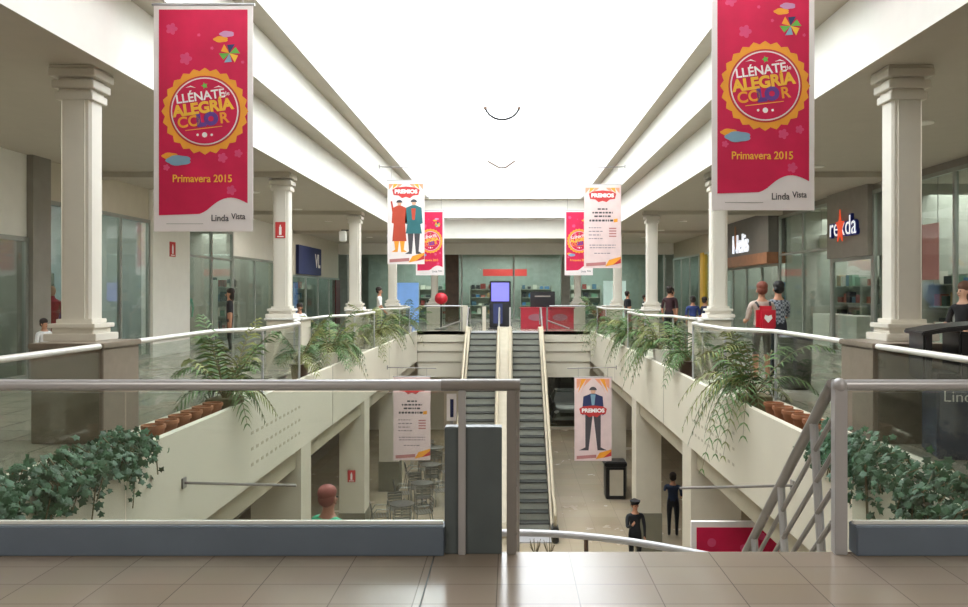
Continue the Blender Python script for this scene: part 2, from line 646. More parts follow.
def make_column():
    t = thing('column', '', 'column', group='white gallery columns')
    o = .05
    wd, dp, ch = .17, .13, .025

    def octo(a, b, c):
        return [(-a, -b + c), (-a + c, -b), (a - c, -b), (a, -b + c), (a, b - c), (a - c, b), (-a + c, b), (-a, b - c)]
    MB().prism(octo(wd, dp, ch), 'z', 1.28, 3.74).build('shaft', M_COL, t)
    MB().box(-wd + .06, wd - .06, -dp - .02, dp + .02, 1.28, 3.74).build('pilaster_strip', M_COL, t)
    cp = MB()
    for k, e in enumerate((.035, .06, .085)):
        z = 3.73 + k * .125
        cp.box(-wd - e, wd + e, -dp - e, dp + e, z, z + .085)
        cp.box(-wd - .01, wd + .01, -dp - .01, dp + .01, z + .085, z + .125)
    cp.box(-wd - .08, wd + .08, -dp - .08, dp + .08, 4.07, 4.099)
    cp.build('capital', M_COL, t, bevel=.006)
    bs = MB()
    bs.box(-wd - .12, wd + .12, -dp - .12, dp + .12, 1.06, 1.14)
    bs.box(-wd - .06, wd + .06, -dp - .06, dp + .06, 1.14, 1.2)
    bs.box(-wd - .09, wd + .09, -dp - .09, dp + .09, 1.2, 1.25)
    bs.box(-wd - .03, wd + .03, -dp - .03, dp + .03, 1.25, 1.3)
    bs.build('base', M_COL, t, bevel=.006)
    return t


c0 = make_column()
first = True
ccx = {}
for side, x in (('left', -4.82), ('right', 4.41)):
    for i in range(4):
        y = 8.78 + 7.75 * i
        c = c0 if first else copy_tree(c0)
        first = False
        place(c, (x, y, 0), 0, ORD[i] + ' white column with ringed capital along the ' + side + ' gallery, counted from the front')
        ccx[(side, i)] = c
for side, x in (('left', -3.8), ('right', 3.4)):
    c = copy_tree(c0)
    place(c, (x, 39.3, 0), 0, 'slim white column with ringed capital under the far cross beam, ' + side + ' one of two')


def pedestal(x, y, near, label):
    t = thing('pedestal', label, 'pedestal', (x, y, 0), group='column pedestals')
    if near:
        B(-.38, .38, -.4, .4, 0, 1.0).build('block', M_PED, t, bevel=.01)
        B(-.40, .40, -.42, .42, 1.0, 1.059).build('coping', M_PED, t, bevel=.008)
    else:
        mb = MB()
        for k in range(6):
            z = k * .17
            mb.box(-.36, .36, -.38, .38, z, z + .155)
            mb.box(-.345, .345, -.365, .365, z + .155, z + .17)
        mb.build('block', M_CREAM, t)
        B(-.40, .40, -.42, .42, 1.02, 1.059).build('coping', M_RAILW, t, bevel=.008)
    return t


for side, x in (('left', -4.66), ('right', 4.2)):
    for i in range(4):
        pedestal(x, 8.6 + 7.75 * i + (.0 if i == 0 else .1), i == 0,
                 ('grey brown stone' if i == 0 else 'grooved cream') + ' pedestal under the ' + ORD[i] + ' column of the ' + side + ' gallery')
for side, x in (('left', -3.8), ('right', 3.4)):
    pedestal(x, 39.3, False, 'grooved cream pedestal under the slim ' + side + ' column at the far end')

# ------------------------------------------------------------------ gallery balustrades


def balustrade(pts, label, parent_name='balustrade', glass_z=(.05, .97), rail_m=None, group='glass balustrades'):
    t = thing(parent_name, label, 'balustrade', (0, 0, 0), group=group)
    P = [Vector((x, y, 1.03)) for x, y in pts]
    MB().tube(P, .032, 12).build('handrail', rail_m or M_RAILW, t, smooth=True)
    for a, b in zip(P, P[1:]):
        d = (b - a)
        L = d.length
        n = max(1, round(L / 1.6))
        u = d.normalized()
        nn = Vector((-u.y, u.x, 0)) * .006
        for k in range(n):
            s0 = a + u * (L * k / n + .01)
            s1 = a + u * (L * (k + 1) / n - .01)
            z0, z1 = glass_z
            mb = MB()
            v = [(s0 - nn), (s1 - nn), (s1 + nn), (s0 + nn)]
            mb.prism([(q.x, q.y) for q in v], 'z', z0, z1)
            mb.build('glass_panel', M_GLASS, t)
    for p in P[1:-1]:
        B(p.x - .015, p.x + .015, p.y - .015, p.y + .015, .0, 1.01).build('post', M_STEEL, t)
    return t


for side, sg, go, gi in (('left', -1, GL, PL - .06), ('right', 1, GR, PR + .06)):
    balustrade([(go, 4.9), (go, 8.16)], 'glass balustrade with pale handrail beside the ivy on the ' + side + ', ahead of the stone pedestal')
    balustrade([(go, 9.02), (go, 11.3), (gi, 12.0), (gi, 14.1), (go - sg * .1, 15.2), (go, 15.9)], 'curving glass balustrade between the first and second ' + side + ' columns')
    balustrade([(go, 16.9), (go - sg * .02, 18.3), (gi, 19.1), (gi, 21.9), (go, 23.0), (go, 23.7)], 'curving glass balustrade between the second and third ' + side + ' columns')
    balustrade([(go, 24.6), (go - sg * .02, 26.0), (gi, 26.9), (gi, 29.6), (go - sg * .1, 30.7), (go, 31.35)], 'curving glass balustrade between the third and fourth ' + side + ' columns')
balustrade([(-3.7, YE + .08), (-2.0, YE + .08)], 'glass balustrade on the far landing left of the escalators', rail_m=M_STEEL)
balustrade([(1.6, YE + .08), (3.2, YE + .08)], 'glass balustrade on the far landing right of the escalators', rail_m=M_STEEL)

# ------------------------------------------------------------------ front balustrade and kerbs
YF = 4.78
for nm, x0, x1, lab in (('left', -4.25, -.40, 'slate grey kerb under the left glass at the hall edge'), ('right', 2.10, 3.8, 'slate grey kerb under the right glass at the hall edge')):
    o = B(x0, x1, YF - .06, YF + .06, 0, .18).build('kerb', M_CURB, bevel=.006)
    tag(o, lab, 'kerb')
t = thing('balustrade', 'wide clear glass front balustrade with steel handrail at the left hall edge', 'balustrade', (0, YF, 0))
MB().tube([(-4.25, 0, 1.03), (.06, 0, 1.03)], .034, 14).build('handrail', M_STEEL, t, smooth=True)
MB().tube([(-.42, 0, 1.03), (.062, 0, 1.03)], .037, 14).build('rail_sleeve', M_STEELD, t, smooth=True)
for a, b in ((-4.24, -2.36), (-2.35, -.405)):
    B(a, b, -.006, .006, .19, .985).build('glass_panel', M_GLASS, t)
B(-4.24, -.41, -.015, .015, .181, .2).build('glass_channel', M_RAILW, t)
B(-.315, -.27, -.04, -.0, 0, 1.0).build('post', M_STEEL, t, bevel=.004)
B(-.02, .035, -.03, .03, 0, 1.0).build('post', M_STEELD, t, bevel=.004)
t = thing('balustrade', 'clear glass front balustrade with steel handrail beside the stair at the right hall edge', 'balustrade', (0, YF, 0))
MB().tube([(1.98, 0, 1.03), (3.8, 0, 1.03)], .034, 14).build('handrail', M_STEEL, t, smooth=True)
B(2.10, 3.79, -.006, .006, .19, .985).build('glass_panel', M_GLASS, t)
B(2.10, 3.79, -.015, .015, .181, .2).build('glass_channel', M_RAILW, t)
B(1.98, 2.055, -.035, .035, 0, 1.01).build('post', M_STEEL, t, bevel=.004)
MB().ball((2.015, -.01, 1.03), .045, .045, .045).build('post_cap', M_STEEL, t, smooth=True)
# slate block
o = B(-.40, -.05, YF - .02, YF + .08, 0, .775).build('slate_block', M_BLOCK, bevel=.005)
tag(o, 'dark slate clad block behind the front steel post', 'block')
t = thing('notice_plate', 'small white notice with dark strip fixed above the slate block', 'notice', (-.36, YF + .03, .89))
B(-.03, .03, -.008, .0, -.083, .083).build('plate', M_WPRINT, t)
B(-.008, .012, -.011, -.008, -.06, .05).build('dark_strip', M_NAVYP, t)
B(-.01, .01, 0, .012, -.105, .0).build('bracket', M_STEEL, t)

# ------------------------------------------------------------------ front stair and landing
mb = MB()
n = 11
LAND = -1.95
for k in range(n):
    y0 = 4.82 + k * .215
    z1 = -(k + 1) * (1.95 / 12)
    mb.box(.05, 2.02 + k * .012, y0, y0 + .24, z1 - .2, z1)
o = mb.build('staircase', M_FLOORG)
tag(o, 'tiled flight of steps down from the hall edge behind the slanted rail', 'staircase')
arc = []
for k in range(15):
    a = k / 14
    arc.append((.02 + 2.1 * a, 8.0 - .9 * a ** 2.0))
mb = MB()
mb.prism([(-2.9, 7.05), (2.2, 7.05)] + [(x, y + .05) for x, y in reversed(arc)] + [(-2.9, 8.05)], 'z', LAND - .2, LAND)
o = mb.build('landing', M_FLOORG)
o['kind'] = 'structure'
tag(o, 'tiled half landing below the hall edge', 'landing')
o = B(-.6, .0, 7.3, 7.8, LZ, LAND - .2).build('landing_pier', M_CREAM)
tag(o, 'cream pier carrying the half landing', 'pier')
t = thing('balustrade', 'curved pale handrail on short posts round the half landing', 'balustrade')
rz_ = -.87
MB().tube([(-2.85, 8.0, rz_), (-1, 8.0, rz_)] + [(x, y, rz_) for x, y in arc], .036, 12).build('handrail', M_STEEL, t, smooth=True)
for x, y in ((-2.8, 8.0), (-1.4, 8.0), (-.12, 8.0), (arc[5][0], arc[5][1]), (arc[12][0], arc[12][1])):
    MB().tube([(x, y, LAND), (x, y, rz_)], .022, 8).build('post', M_BROWN, t, smooth=True)
# slanted stair rail (right)
A = Vector((2.0, 4.84, 1.03))
Bv = Vector((2.12, 7.02, -.75))
t = thing('stair_railing', 'slanting grey steel stair railing with parallel bars beside the right post', 'railing')
mb = MB()
mb.tube([A, Bv], .036, 10)
mb.build('handrail', M_STEELD, t, smooth=True)
for k, dz in enumerate((.22, .44, .66, .86)):
    a = A - Vector((0, 0, dz))
    b = Bv - Vector((0, 0, dz))
    MB().tube([a, b], .017, 8).build('bar', M_STEELD, t, smooth=True)
for f in (.16, .5, .86):
    p = A.lerp(Bv, f)
    q = p + Vector((.012, -.14, -1.08))
    MB().box(-.03, .03, -.012, .012, -.55, .55)
    m_ = MB()
    m_.tube([p, q], .03, 8)
    m_.build('strut', M_STEEL, t, smooth=True)
t = thing('stair_railing', 'slanting stair railing running down directly behind the dark middle post', 'railing')
A = Vector((.03, 4.84, 1.0))
Bv = Vector((.06, 7.3, -.87))
MB().tube([A, Bv], .03, 10).build('handrail', M_STEELD, t, smooth=True)
for dz in (.3, .6, .9):
    MB().tube([A - Vector((0, 0, dz)), Bv - Vector((0, 0, dz))], .015, 8).build('bar', M_STEELD, t, smooth=True)
MB().tube([Bv, Bv + Vector((0, 0, -1.08))], .03, 8).build('strut', M_STEELD, t, smooth=True)

# ------------------------------------------------------------------ escalators
YB, YT = 21.9, 30.6


def make_escalator(x0, x1, label):
    t = thing('escalator', label, 'escalator', ((x0 + x1) / 2, YB, LZ), group='escalator pair')
    hw = (x1 - x0) / 2
    H = -LZ
    n = 25
    run = (YT - YB)
    dy, dz = run / n, H / n
    for k in range(n):
        mb = MB()
        mb.m(M_STEP).box(-hw, hw, dy * k, dy * (k + 1) + .02, dz * (k + 1) - .03, dz * (k + 1))
        mb.m(M_STEPD).box(-hw, hw, dy * k + .015, dy * k + .06, dz * k, dz * (k + 1) - .03)
        mb.m(M_YEL if False else M_STEP)
        mb.build('step', None, t)
    # comb plates
    B(-hw, hw, -1.1, .0, -.0, .03).build('comb_plate', M_STEEL, t)
    B(-hw, hw, run + .02, run + 1.2, H - .02, H + .015).build('comb_plate', M_STEEL, t)
    # truss below
    MB().prism([(.45, .0), (run, H - .3), (run + .9, H - .05), (run + .9, H - .95), (run - .1, H - .95), (1.4, .0)], 'x', -hw - .2, hw + .2).build('truss', M_CREAMP, t)
    for s in (-1, 1):
        xa, xb = sorted((s * (hw + .02), s * (hw + .2)))
        MB().prism([(-.7, .0), (-.7, .22), (-.1, .25), (run, H + .2), (run + .9, H + .2), (run + .9, H - .1), (run + .1, H - .1), (.5, .0)], 'x', xa, xb).build('skirt', M_CREAMP, t)
        xc = s * (hw + .1)
        MB().prism([(-.9, .2), (-.9, .75), (-.6, .9), (-.05, .93), (run - 1.5, H + .93 - 1.45 * H / run), (run - 1.5, H + .18 - 1.5 * H / run), (0, .2)], 'x', xc - .025, xc + .025).build('balustrade_panel', M_CREAMP, t)
        MB().prism([(run - 1.49, H + .93 - 1.44 * H / run), (run - .05, H + .93), (run + .6, H + .93), (run + .95, H + .8), (run + 1.0, H + .2), (run, H + .18), (run - 1.49, H + .18 - 1.49 * H / run)], 'x', xc - .01, xc + .01).build('glass_panel', M_GLASS, t)
        if s == 1 and x0 < -1:
            MB().prism([(-.7, .0), (-.7, .22), (-.1, .25), (run, H + .2), (run + .9, H + .2), (run + .9, H - .1), (run + .1, H - .1), (.5, .0)], 'x', hw + .201, hw + .419).build('centre_deck', M_CREAMP, t)
        pts = [(xc, -.8, .25), (xc, -1.0, .45), (xc, -1.02, .7), (xc, -.85, .9), (xc, -.5, .97), (xc, -.05, .97), (xc, run - 1.2, H + .97 - 1.15 * H / run)]
        MB().tube(pts, .045, 8).build('handrail', M_CREAMP, t, smooth=True)
        MB().tube([(xc, run - 1.2, H + .97 - 1.15 * H / run), (xc, run - .05, H + .97), (xc, run + .6, H + .97), (xc, run + .95, H + .88), (xc, run + 1.08, H + .6), (xc, run + 1.0, H + .3)], .03, 8).build('handrail', M_STEELD, t, smooth=True)
        B(xc - .09, xc + .09, -1.15, -.7, 0, .42).build('newel', M_RUBBER, t, bevel=.03)
    return t


make_escalator(-1.53, -.52, 'left escalator rising to the far landing, its steps grey green between cream sides')
make_escalator(.10, 1.11, 'right escalator rising to the far landing, fully seen from top to foot')

# ------------------------------------------------------------------ ladders of trim: rods
def rod(x, y, z, sg, label, L=1.3):
    t = thing('banner_rod', label, 'rod', (x, y, z), group='wall mounted banner rods')
    MB().tube([(0, 0, 0), (-sg * L, 0, -.03)], .016, 8).build('pole', M_STEELD, t, smooth=True)
    a, b = sorted((0, -sg * .02))
    B(a, b, -.05, .05, -.06, .06).build('flange', M_STEELD, t)


rod(PL, 8.95, -.59, -1, 'empty horizontal rod sticking out of the left parapet')
rod(PR, 8.95, -.62, 1, 'empty horizontal rod sticking out of the right parapet')

# ------------------------------------------------------------------ banners
BW, BH = 1.13, 2.59


def flat(parent, name, pts, m, y, th=.003, label=None):
    mb = MB()
    mb.prism(pts, 'y', y - th, y)
    o = mb.build(name, m, parent)
    if label:
        o['label'] = label
    return o


def circ(cx, cz, r, n=36, sx=1.0, f=None):
    return [(cx + (r if f is None else f(i)) * sx * math.cos(2 * PI * i / n), cz + (r if f is None else f(i)) * math.sin(2 * PI * i / n)) for i in range(n)]


def cloud(cx, cz, s):
    out = []
    for i in range(28):
        a = 2 * PI * i / 28
        r = s * (1 + .18 * abs(math.sin(2.5 * a)))
        out.append((cx + 1.5 * r * math.cos(a), cz + .62 * r * math.sin(a)))
    return out


def spring_banner(loc, label, rz=0, rodlen=0, sg=1):
    """loc is the top middle"""
    t = thing('banner', label, 'banner', loc, rz, 'magenta spring banners')
    B(-BW / 2, BW / 2, -.006, .006, -BH, 0).build('cloth', M_CLOTH, t)
    pts = [(-.505, -.06), (.505, -.06), (.505, -2.27)]
    for i in range(1, 13):
        a = i / 12
        x = .505 - a * .55
        pts.append((x, -2.27 + .085 * math.sin(PI * min(1, a * 1.15)) ** 1 - .12 * a * a))
    pts += [(-.505, -2.405)]
    flat(t, 'magenta_field', pts, M_MAG, -.006)
    # faint petals and rays
    for (x, z, r) in ((-.36, -.28, .07), (-.2, -.62, .075), (.22, -1.75, .06), (.32, -2.12, .06), (-.42, -1.86, .04), (.4, -1.7, .05), (-.05, -.35, .02), (.1, -.5, .02), (-.02, -1.98, .02), (.45, -.66, .02)):
        k = random.random()
        flat(t, 'petal', circ(x, z, r, 20, f=lambda i, r=r: r * (.65 + .35 * abs(math.cos(2.5 * 2 * PI * i / 20)))), M_MAGL, -.0092, .001)
    cz = -1.22
    N = 96
    flat(t, 'scalloped_ring', circ(.02, cz, .5, N, f=lambda i: .477 + .018 * math.cos(24 * 2 * PI * i / N)), M_ORANGE, -.0095, .002)
    flat(t, 'disc', circ(.02, cz, .405, 48), M_REDP, -.0116, .002)
    flat(t, 'disc_rim', circ(.02, cz, .385, 48), M_CLOTH, -.0137, .002)
    flat(t, 'disc_centre', circ(.02, cz, .37, 48), M_MAG, -.0158, .002)
    yy = -.0182
    tl = R(-8)
    rot = (PI / 2, tl, 0)
    text('LLÉNATE', .14, M_WPRINT, (-.03, yy, cz + .165), t, rot=rot, bold=.003)
    text('de', .07, M_WPRINT, (.27, yy, cz + .2), t, rot=rot)
    text('ALEGRÍA', .175, M_YEL, (.0, yy, cz + .035), t, rot=rot, bold=.008)
    text('CO', .17, M_ORANGE, (-.16, yy, cz - .125), t, rot=rot, bold=.004)
    text('LO', .18, M_PURP, (.05, yy, cz - .1), t, rot=rot, bold=.016)
    text('R', .17, M_ORANGE, (.24, yy, cz - .08), t, rot=rot, bold=.004)
    flat(t, 'underline', [(-.2, cz - .225), (.22, cz - .175), (.22, cz - .168), (-.2, cz - .218)], M_YEL, yy, .001)
    for x, r in ((-.06, .014), (.02, .03), (.1, .014)):
        flat(t, 'dot', circ(x, cz - .27, r, 14), M_WPRINT, yy, .001)
    flat(t, 'sprig', circ(.02, cz + .29, .035, 10, f=lambda i: .02 + .02 * (i % 2)), M_GREENP, yy, .001)
    for s in (-1, 1):
        flat(t, 'swallow', [(s * .1 + .02, cz + .265), (s * .16 + .02, cz + .29), (s * .22 + .02, cz + .265), (s * .16 + .02, cz + .275)], M_WPRINT, yy, .001)
    # pinwheel
    px, pz = .3, -.56
    for k, mm in enumerate((M_GREENP, M_NAVYP, M_ORANGE, M_GREENP, M_BLUE, M_YEL)):
        a = k * PI / 3
        flat(t, 'pinwheel_sail', [(px, pz), (px + .12 * math.cos(a), pz + .12 * math.sin(a)), (px + .1 * math.cos(a + .8), pz + .1 * math.sin(a + .8))], mm, -.0095 - k * .0004, .002)
    flat(t, 'cloud', cloud(.2, -.4, .05), M_ORANGE, -.0093, .002)
    flat(t, 'cloud', cloud(.27, -.34, .05), M_MAGL if False else mat('print_lilac', 'c98fb6', .7), -.0112, .002)
    flat(t, 'cloud', cloud(-.38, -1.73, .055), M_ORANGE, -.0093, .002)
    flat(t, 'cloud', cloud(-.28, -1.78, .085), M_BLUE, -.0112, .002)
    text('Primavera 2015', .12, M_YEL, (-.01, -.0105, -1.99), t, bold=.0012, sx=.9)
    text('Linda', .105, M_INK, (.19, -.0085, -2.44), t, sx=.9, bold=.001)
    text('Vista', .095, M_INK, (.4, -.0085, -2.42), t, sx=.85, bold=.001)
    B(-.42, .0, -.0085, -.006, -2.505, -2.5).build('small_print', M_GREYP, t)
    kids = [k for k in bpy.data.objects if k.parent == t]
    ring = [k for k in kids if k.name.startswith('scalloped_ring')][0]
    for k in kids:
        if k.name.startswith(('disc', 'underline', 'dot', 'sprig', 'swallow')) or (k.name.startswith('lettering') and k.location.z > -1.6):
            k.parent = ring
    MB().tube([(-BW / 2 - .02, 0, .0), (BW / 2 + .02, 0, .0)], .018, 8).build('top_bar', M_STEEL, t, smooth=True)
    return t


def hang(t, zt):
    """cords from the banner's bar up to the rod"""
    z = t.location.z
    for x in (-.45, .45):
        MB().tube([(x, 0, 0), (x, 0, zt - z)], .006, 6).build('cord', M_STEELD, t)


def bx_mid(u0, u1, Y):
    return ((u0 + u1) / 2 - 510) * Y / FPX


LB = spring_banner((bx_mid(154, 253, 8.9), 8.9, 4.88), 'large magenta spring banner hanging on the left, closest to the hall')
hang(LB, 5.4)
rod(-4.0, 8.9, 5.42, -1, 'rod on the left skylight step holding the large magenta banner', 1.4)
RB = copy_tree(LB)
place(RB, (bx_mid(711, 815, 8.6), 8.6, 5.09), 0, 'large magenta spring banner hanging on the right, closest to the hall')
rod(3.52, 8.6, 5.62, 1, 'rod on the right skylight step holding the large magenta banner', 1.5)
Q = copy_tree(LB)
place(Q, (-3.2, 31.2, 4.86), 0, 'small distant magenta banner half hidden by the white couple banner')
Q = copy_tree(LB)
place(Q, (2.75, 31.2, 4.86), 0, 'small distant magenta banner half hidden by the white price banner')
rod(-4.0, 31.2, 5.4, -1, 'rod on the left skylight step at the distant magenta banner')
rod(3.52, 31.2, 5.4, 1, 'rod on the right skylight step at the distant magenta banner')


def heading(t, zc, yy, swag=True):
    # shield with white title
    pts = [(-.42, .06), (-.3, .13), (0, .16), (.3, .13), (.42, .06), (.38, -.1), (.22, -.12), (.12, -.2), (0, -.16), (-.12, -.2), (-.22, -.12), (-.38, -.1)]
    flat(t, 'title_shield', [(x, z + zc) for x, z in pts], M_REDP, yy, .002)
    text('PREMIOS', .16, M_WPRINT, (0, yy - .004, zc), t, bold=.008, sx=1.1)
    if swag:
        for s in (-1, 1):
            for k in range(3):
                flat(t, 'curtain_swag', [(s * (.1 + k * .14), zc + .24), (s * (.24 + k * .14), zc + .24), (s * (.3 + k * .11), zc + .1 - k * .02), (s * (.16 + k * .13), zc + .18)], M_ORANGE if k % 2 else mat('print_peach', 'e59a78', .7), yy - .0005 * k, .002)


def base_strip(t, yy):
    flat(t, 'foot_strip', [(-.5, -2.5), (.1, -2.46), (.1, -2.36), (-.5, -2.4)], mat('print_rose', 'b87a78', .7), yy, .002)
    flat(t, 'orange_flash', [(.08, -2.5), (.56, -2.4), (.56, -2.2), (.2, -2.3)], M_ORANGE, yy - .001, .002)
    flat(t, 'orange_flash', [(.3, -2.46), (.56, -2.4), (.56, -2.26)], M_REDP, yy - .003, .001)


def figure(t, cx, zt, h, coat, trous, yy, wide=1.0, coatlen=.6, arm=0):
    # printed standing figure, head top at zt
    s = h / 1.7
    flat(t, 'printed_face', circ(cx, zt - .12 * s, .08 * s, 16, .85), M_SKINP, yy, .002)
    flat(t, 'printed_hair', [(cx + .1 * s * math.cos(a), zt - .1 * s + .09 * s * math.sin(a)) for a in [PI * k / 10 for k in range(11)]], M_INK, yy - .002, .002)
    w_ = .19 * s * wide
    flat(t, 'printed_coat', [(cx - .05 * s, zt - .19 * s), (cx + .05 * s, zt - .19 * s), (cx + w_, zt - .27 * s), (cx + w_ * 1.15, zt - .75 * s), (cx + w_ * .85, zt - .78 * s), (cx + w_ * 1.05, zt - (.45 + coatlen) * s), (cx - w_ * 1.05, zt - (.45 + coatlen) * s), (cx - w_ * .85, zt - .78 * s), (cx - w_ * 1.15, zt - .75 * s), (cx - w_, zt - .27 * s)], coat, yy - .001, .002)
    for sd in (-1, 1):
        flat(t, 'printed_leg', [(cx + sd * .01 * s, zt - (.45 + coatlen) * s), (cx + sd * w_ * .8, zt - (.45 + coatlen) * s), (cx + sd * .12 * s * (wide + arm), zt - 1.62 * s), (cx + sd * .22 * s * (wide + arm), zt - 1.7 * s), (cx + sd * .05 * s * (wide + arm * 3), zt - 1.7 * s)], trous, yy, .002)


def white_banner(loc, label, kind):
    t = thing('banner', label, 'banner', loc, 0, 'pale fairground style banners')
    B(-BW / 2, BW / 2, -.006, .006, -2.55, 0).build('cloth', M_PINKW if kind != 'couple' else M_CLOTH, t)
    MB().tube([(-BW / 2 - .02, 0, .0), (BW / 2 + .02, 0, .0)], .015, 8).build('top_bar', M_STEEL, t, smooth=True)
    yy = -.0065
    if kind == 'couple':
        heading(t, -.34, yy)
        figure(t, -.2, -.58, 1.6, M_COAT, M_ORANGE, yy, 1.15, .9)
        flat(t, 'printed_arm', [(-.42, -.95), (-.36, -.98), (-.42, -.62), (-.47, -.64)], M_COAT, yy - .002, .002)
        figure(t, .24, -.56, 1.68, M_TEAL, M_INK, yy, 1.25, .62)
        flat(t, 'printed_waistcoat', [(.16, -.85), (.3, -.85), (.27, -1.2), (.19, -1.2)], M_COAT, yy - .004, .002)
    elif kind == 'text':
        heading(t, -.34, yy)
        rows = [(-.75, .3, .045), (-.86, .62, .05), (-.97, .5, .05), (-1.1, .8, .06), (-1.32, .4, .03), (-1.43, .42, .03), (-1.54, .36, .03), (-1.65, .42, .03), (-1.85, .8, .028), (-1.93, .78, .028), (-2.1, .5, .028)]
        for i, (z, wd, hh) in enumerate(rows):
            mb = MB()
            x0 = -wd / 2 if i < 4 or i > 7 else -.42
            x = x0
            rr = random.Random(i)
            while x < x0 + wd:
                L = rr.uniform(.04, .11)
                mb.box(x, min(x + L, x0 + wd), yy - .003, yy, z - hh / 2, z + hh / 2)
                x += L + .025
            mb.build('illegible_text_line', M_INK if i < 4 else mat('print_grey', '8d7f86', .7), t)
        flat(t, 'orange_patch', [(.34, -1.16), (.46, -1.14), (.46, -1.04), (.34, -1.06)], M_ORANGE, yy - .004, .002)
        mb = MB()
        for k in range(4):
            mb.box(.2, .42, yy - .003, yy, -1.6 + k * .08, -1.56 + k * .08)
        mb.build('illegible_text_line', mat('print_rose', 'b87a78', .7), t)
    else:
        for s in (-1, 1):
            for k in range(3):
                flat(t, 'curtain_swag', [(s * (.05 + k * .15), -.05), (s * (.2 + k * .15), -.05), (s * (.42 + k * .04), -.6 + k * .12), (s * (.28 + k * .07), -.28)], M_ORANGE if k % 2 else mat('print_peach', 'e59a78', .7), yy - .0006 * k, .002)
        figure(t, 0, -.28, 1.95, M_NAVYP, M_INK, yy - .002, 1.35, .3, arm=.35)
        flat(t, 'printed_shirt', [(-.08, -.52), (.08, -.52), (.04, -.85), (-.04, -.85)], M_BLUE, yy - .006, .002)
        heading(t, -1.02, yy - .007, False)
    base_strip(t, yy - .002)
    return t


t = white_banner((bx_mid(387, 425, 23.8), 23.8, 5.0), 'pale banner printed with a standing couple in orange and teal coats', 'couple')
hang(t, 5.4)
rod(-4.0, 23.8, 5.42, -1, 'rod on the left skylight step above the couple banner')
t = white_banner((bx_mid(584, 621, 23.8), 23.8, 4.88), 'pale banner with red title and rows of small text hanging above the right gallery edge', 'text')
hang(t, 5.4)
rod(3.52, 23.8, 5.42, 1, 'rod on the right skylight step above the text banner')
tb = copy_tree(t)
place(tb, (bx_mid(394, 430, 23.8), 23.8, -.98), 0, 'pale text banner hanging in the lower level left of the escalators')
for c in [k for k in bpy.data.objects if k.parent == tb and k.name.startswith('cord')]:
    bpy.data.objects.remove(c)
hang(tb, -.7)
rod(PL, 23.8, -.7, -1, 'rod below the left parapet holding the lower text banner', 1.5)
t = white_banner((bx_mid(575, 611, 23.8), 23.8, -1.0), 'pale pink banner printed with one man in dark suit, lower level right', 'man')
hang(t, -.7)
rod(PR, 23.8, -.7, 1, 'rod below the right parapet holding the banner with one man', 1.5)
# billboard lower right
t = thing('advertising_board', 'magenta advertising board in a white frame behind the stair rail', 'board', (3.72 - .1, 12.5, LZ))
B(-.72, .75, -.04, .04, .9, 3.03).build('frame', M_WPRINT, t, bevel=.006)
B(-.64, .67, -.05, -.035, .98, 2.94).build('poster', M_MAG, t)
for k, (x, z, r) in enumerate(((-.4, 2.7, .07), (.1, 2.62, .05), (.4, 2.8, .06), (-.1, 2.3, .08))):
    flat(t, 'petal', circ(x, z, r, 16), M_MAGL, -.05, .002)
for s in (-1, 1):
    B(s * .6 - .04, s * .6 + .04, -.25, .25, 0, .05).build('foot', M_STEELD, t)
    B(s * .6 - .03, s * .6 + .03, -.03, .03, .05, .9).build('leg', M_STEELD, t)

# ------------------------------------------------------------------ plants


def frond(mb, base, ang, L, rise, droop, leafw=.03, leafl=.28, n=13, rng=random):
    d = Vector((math.cos(ang), math.sin(ang), 0))
    pts = []
    for i in range(n + 1):
        t = i / n
        pts.append(Vector(base) + d * (L * (t - .12 * t * t)) + Vector((0, 0, rise * t - droop * t * t)))
    mb.m(M_STEM).tube(pts, .009, 4, r2=.003)
    side = Vector((-d.y, d.x, 0))
    for i in range(2, n + 1):
        p = pts[i]
        tan = (pts[i] - pts[i - 1]).normalized()
        t = i / n
        ll = leafl * (math.sin(PI * (.15 + .8 * t)) * .8 + .25)
        for s in (-1, 1):
            dirv = (side * s * .8 + tan * .6 + Vector((0, 0, -.35 * rng.random() - .1))).normalized()
            mid = p + dirv * ll * .5 + Vector((0, 0, .01))
            tip = p + dirv * ll + Vector((0, 0, -.25 * ll))
            wv = tan * leafw * .5
            mb.quad(p - wv * .5, mid - wv, mid + wv, p + wv * .5)
            k = len(mb.v)
            mb.v += [tuple(mid - wv), tuple(tip), tuple(mid + wv)]
            mb.face([k, k + 1, k + 2])


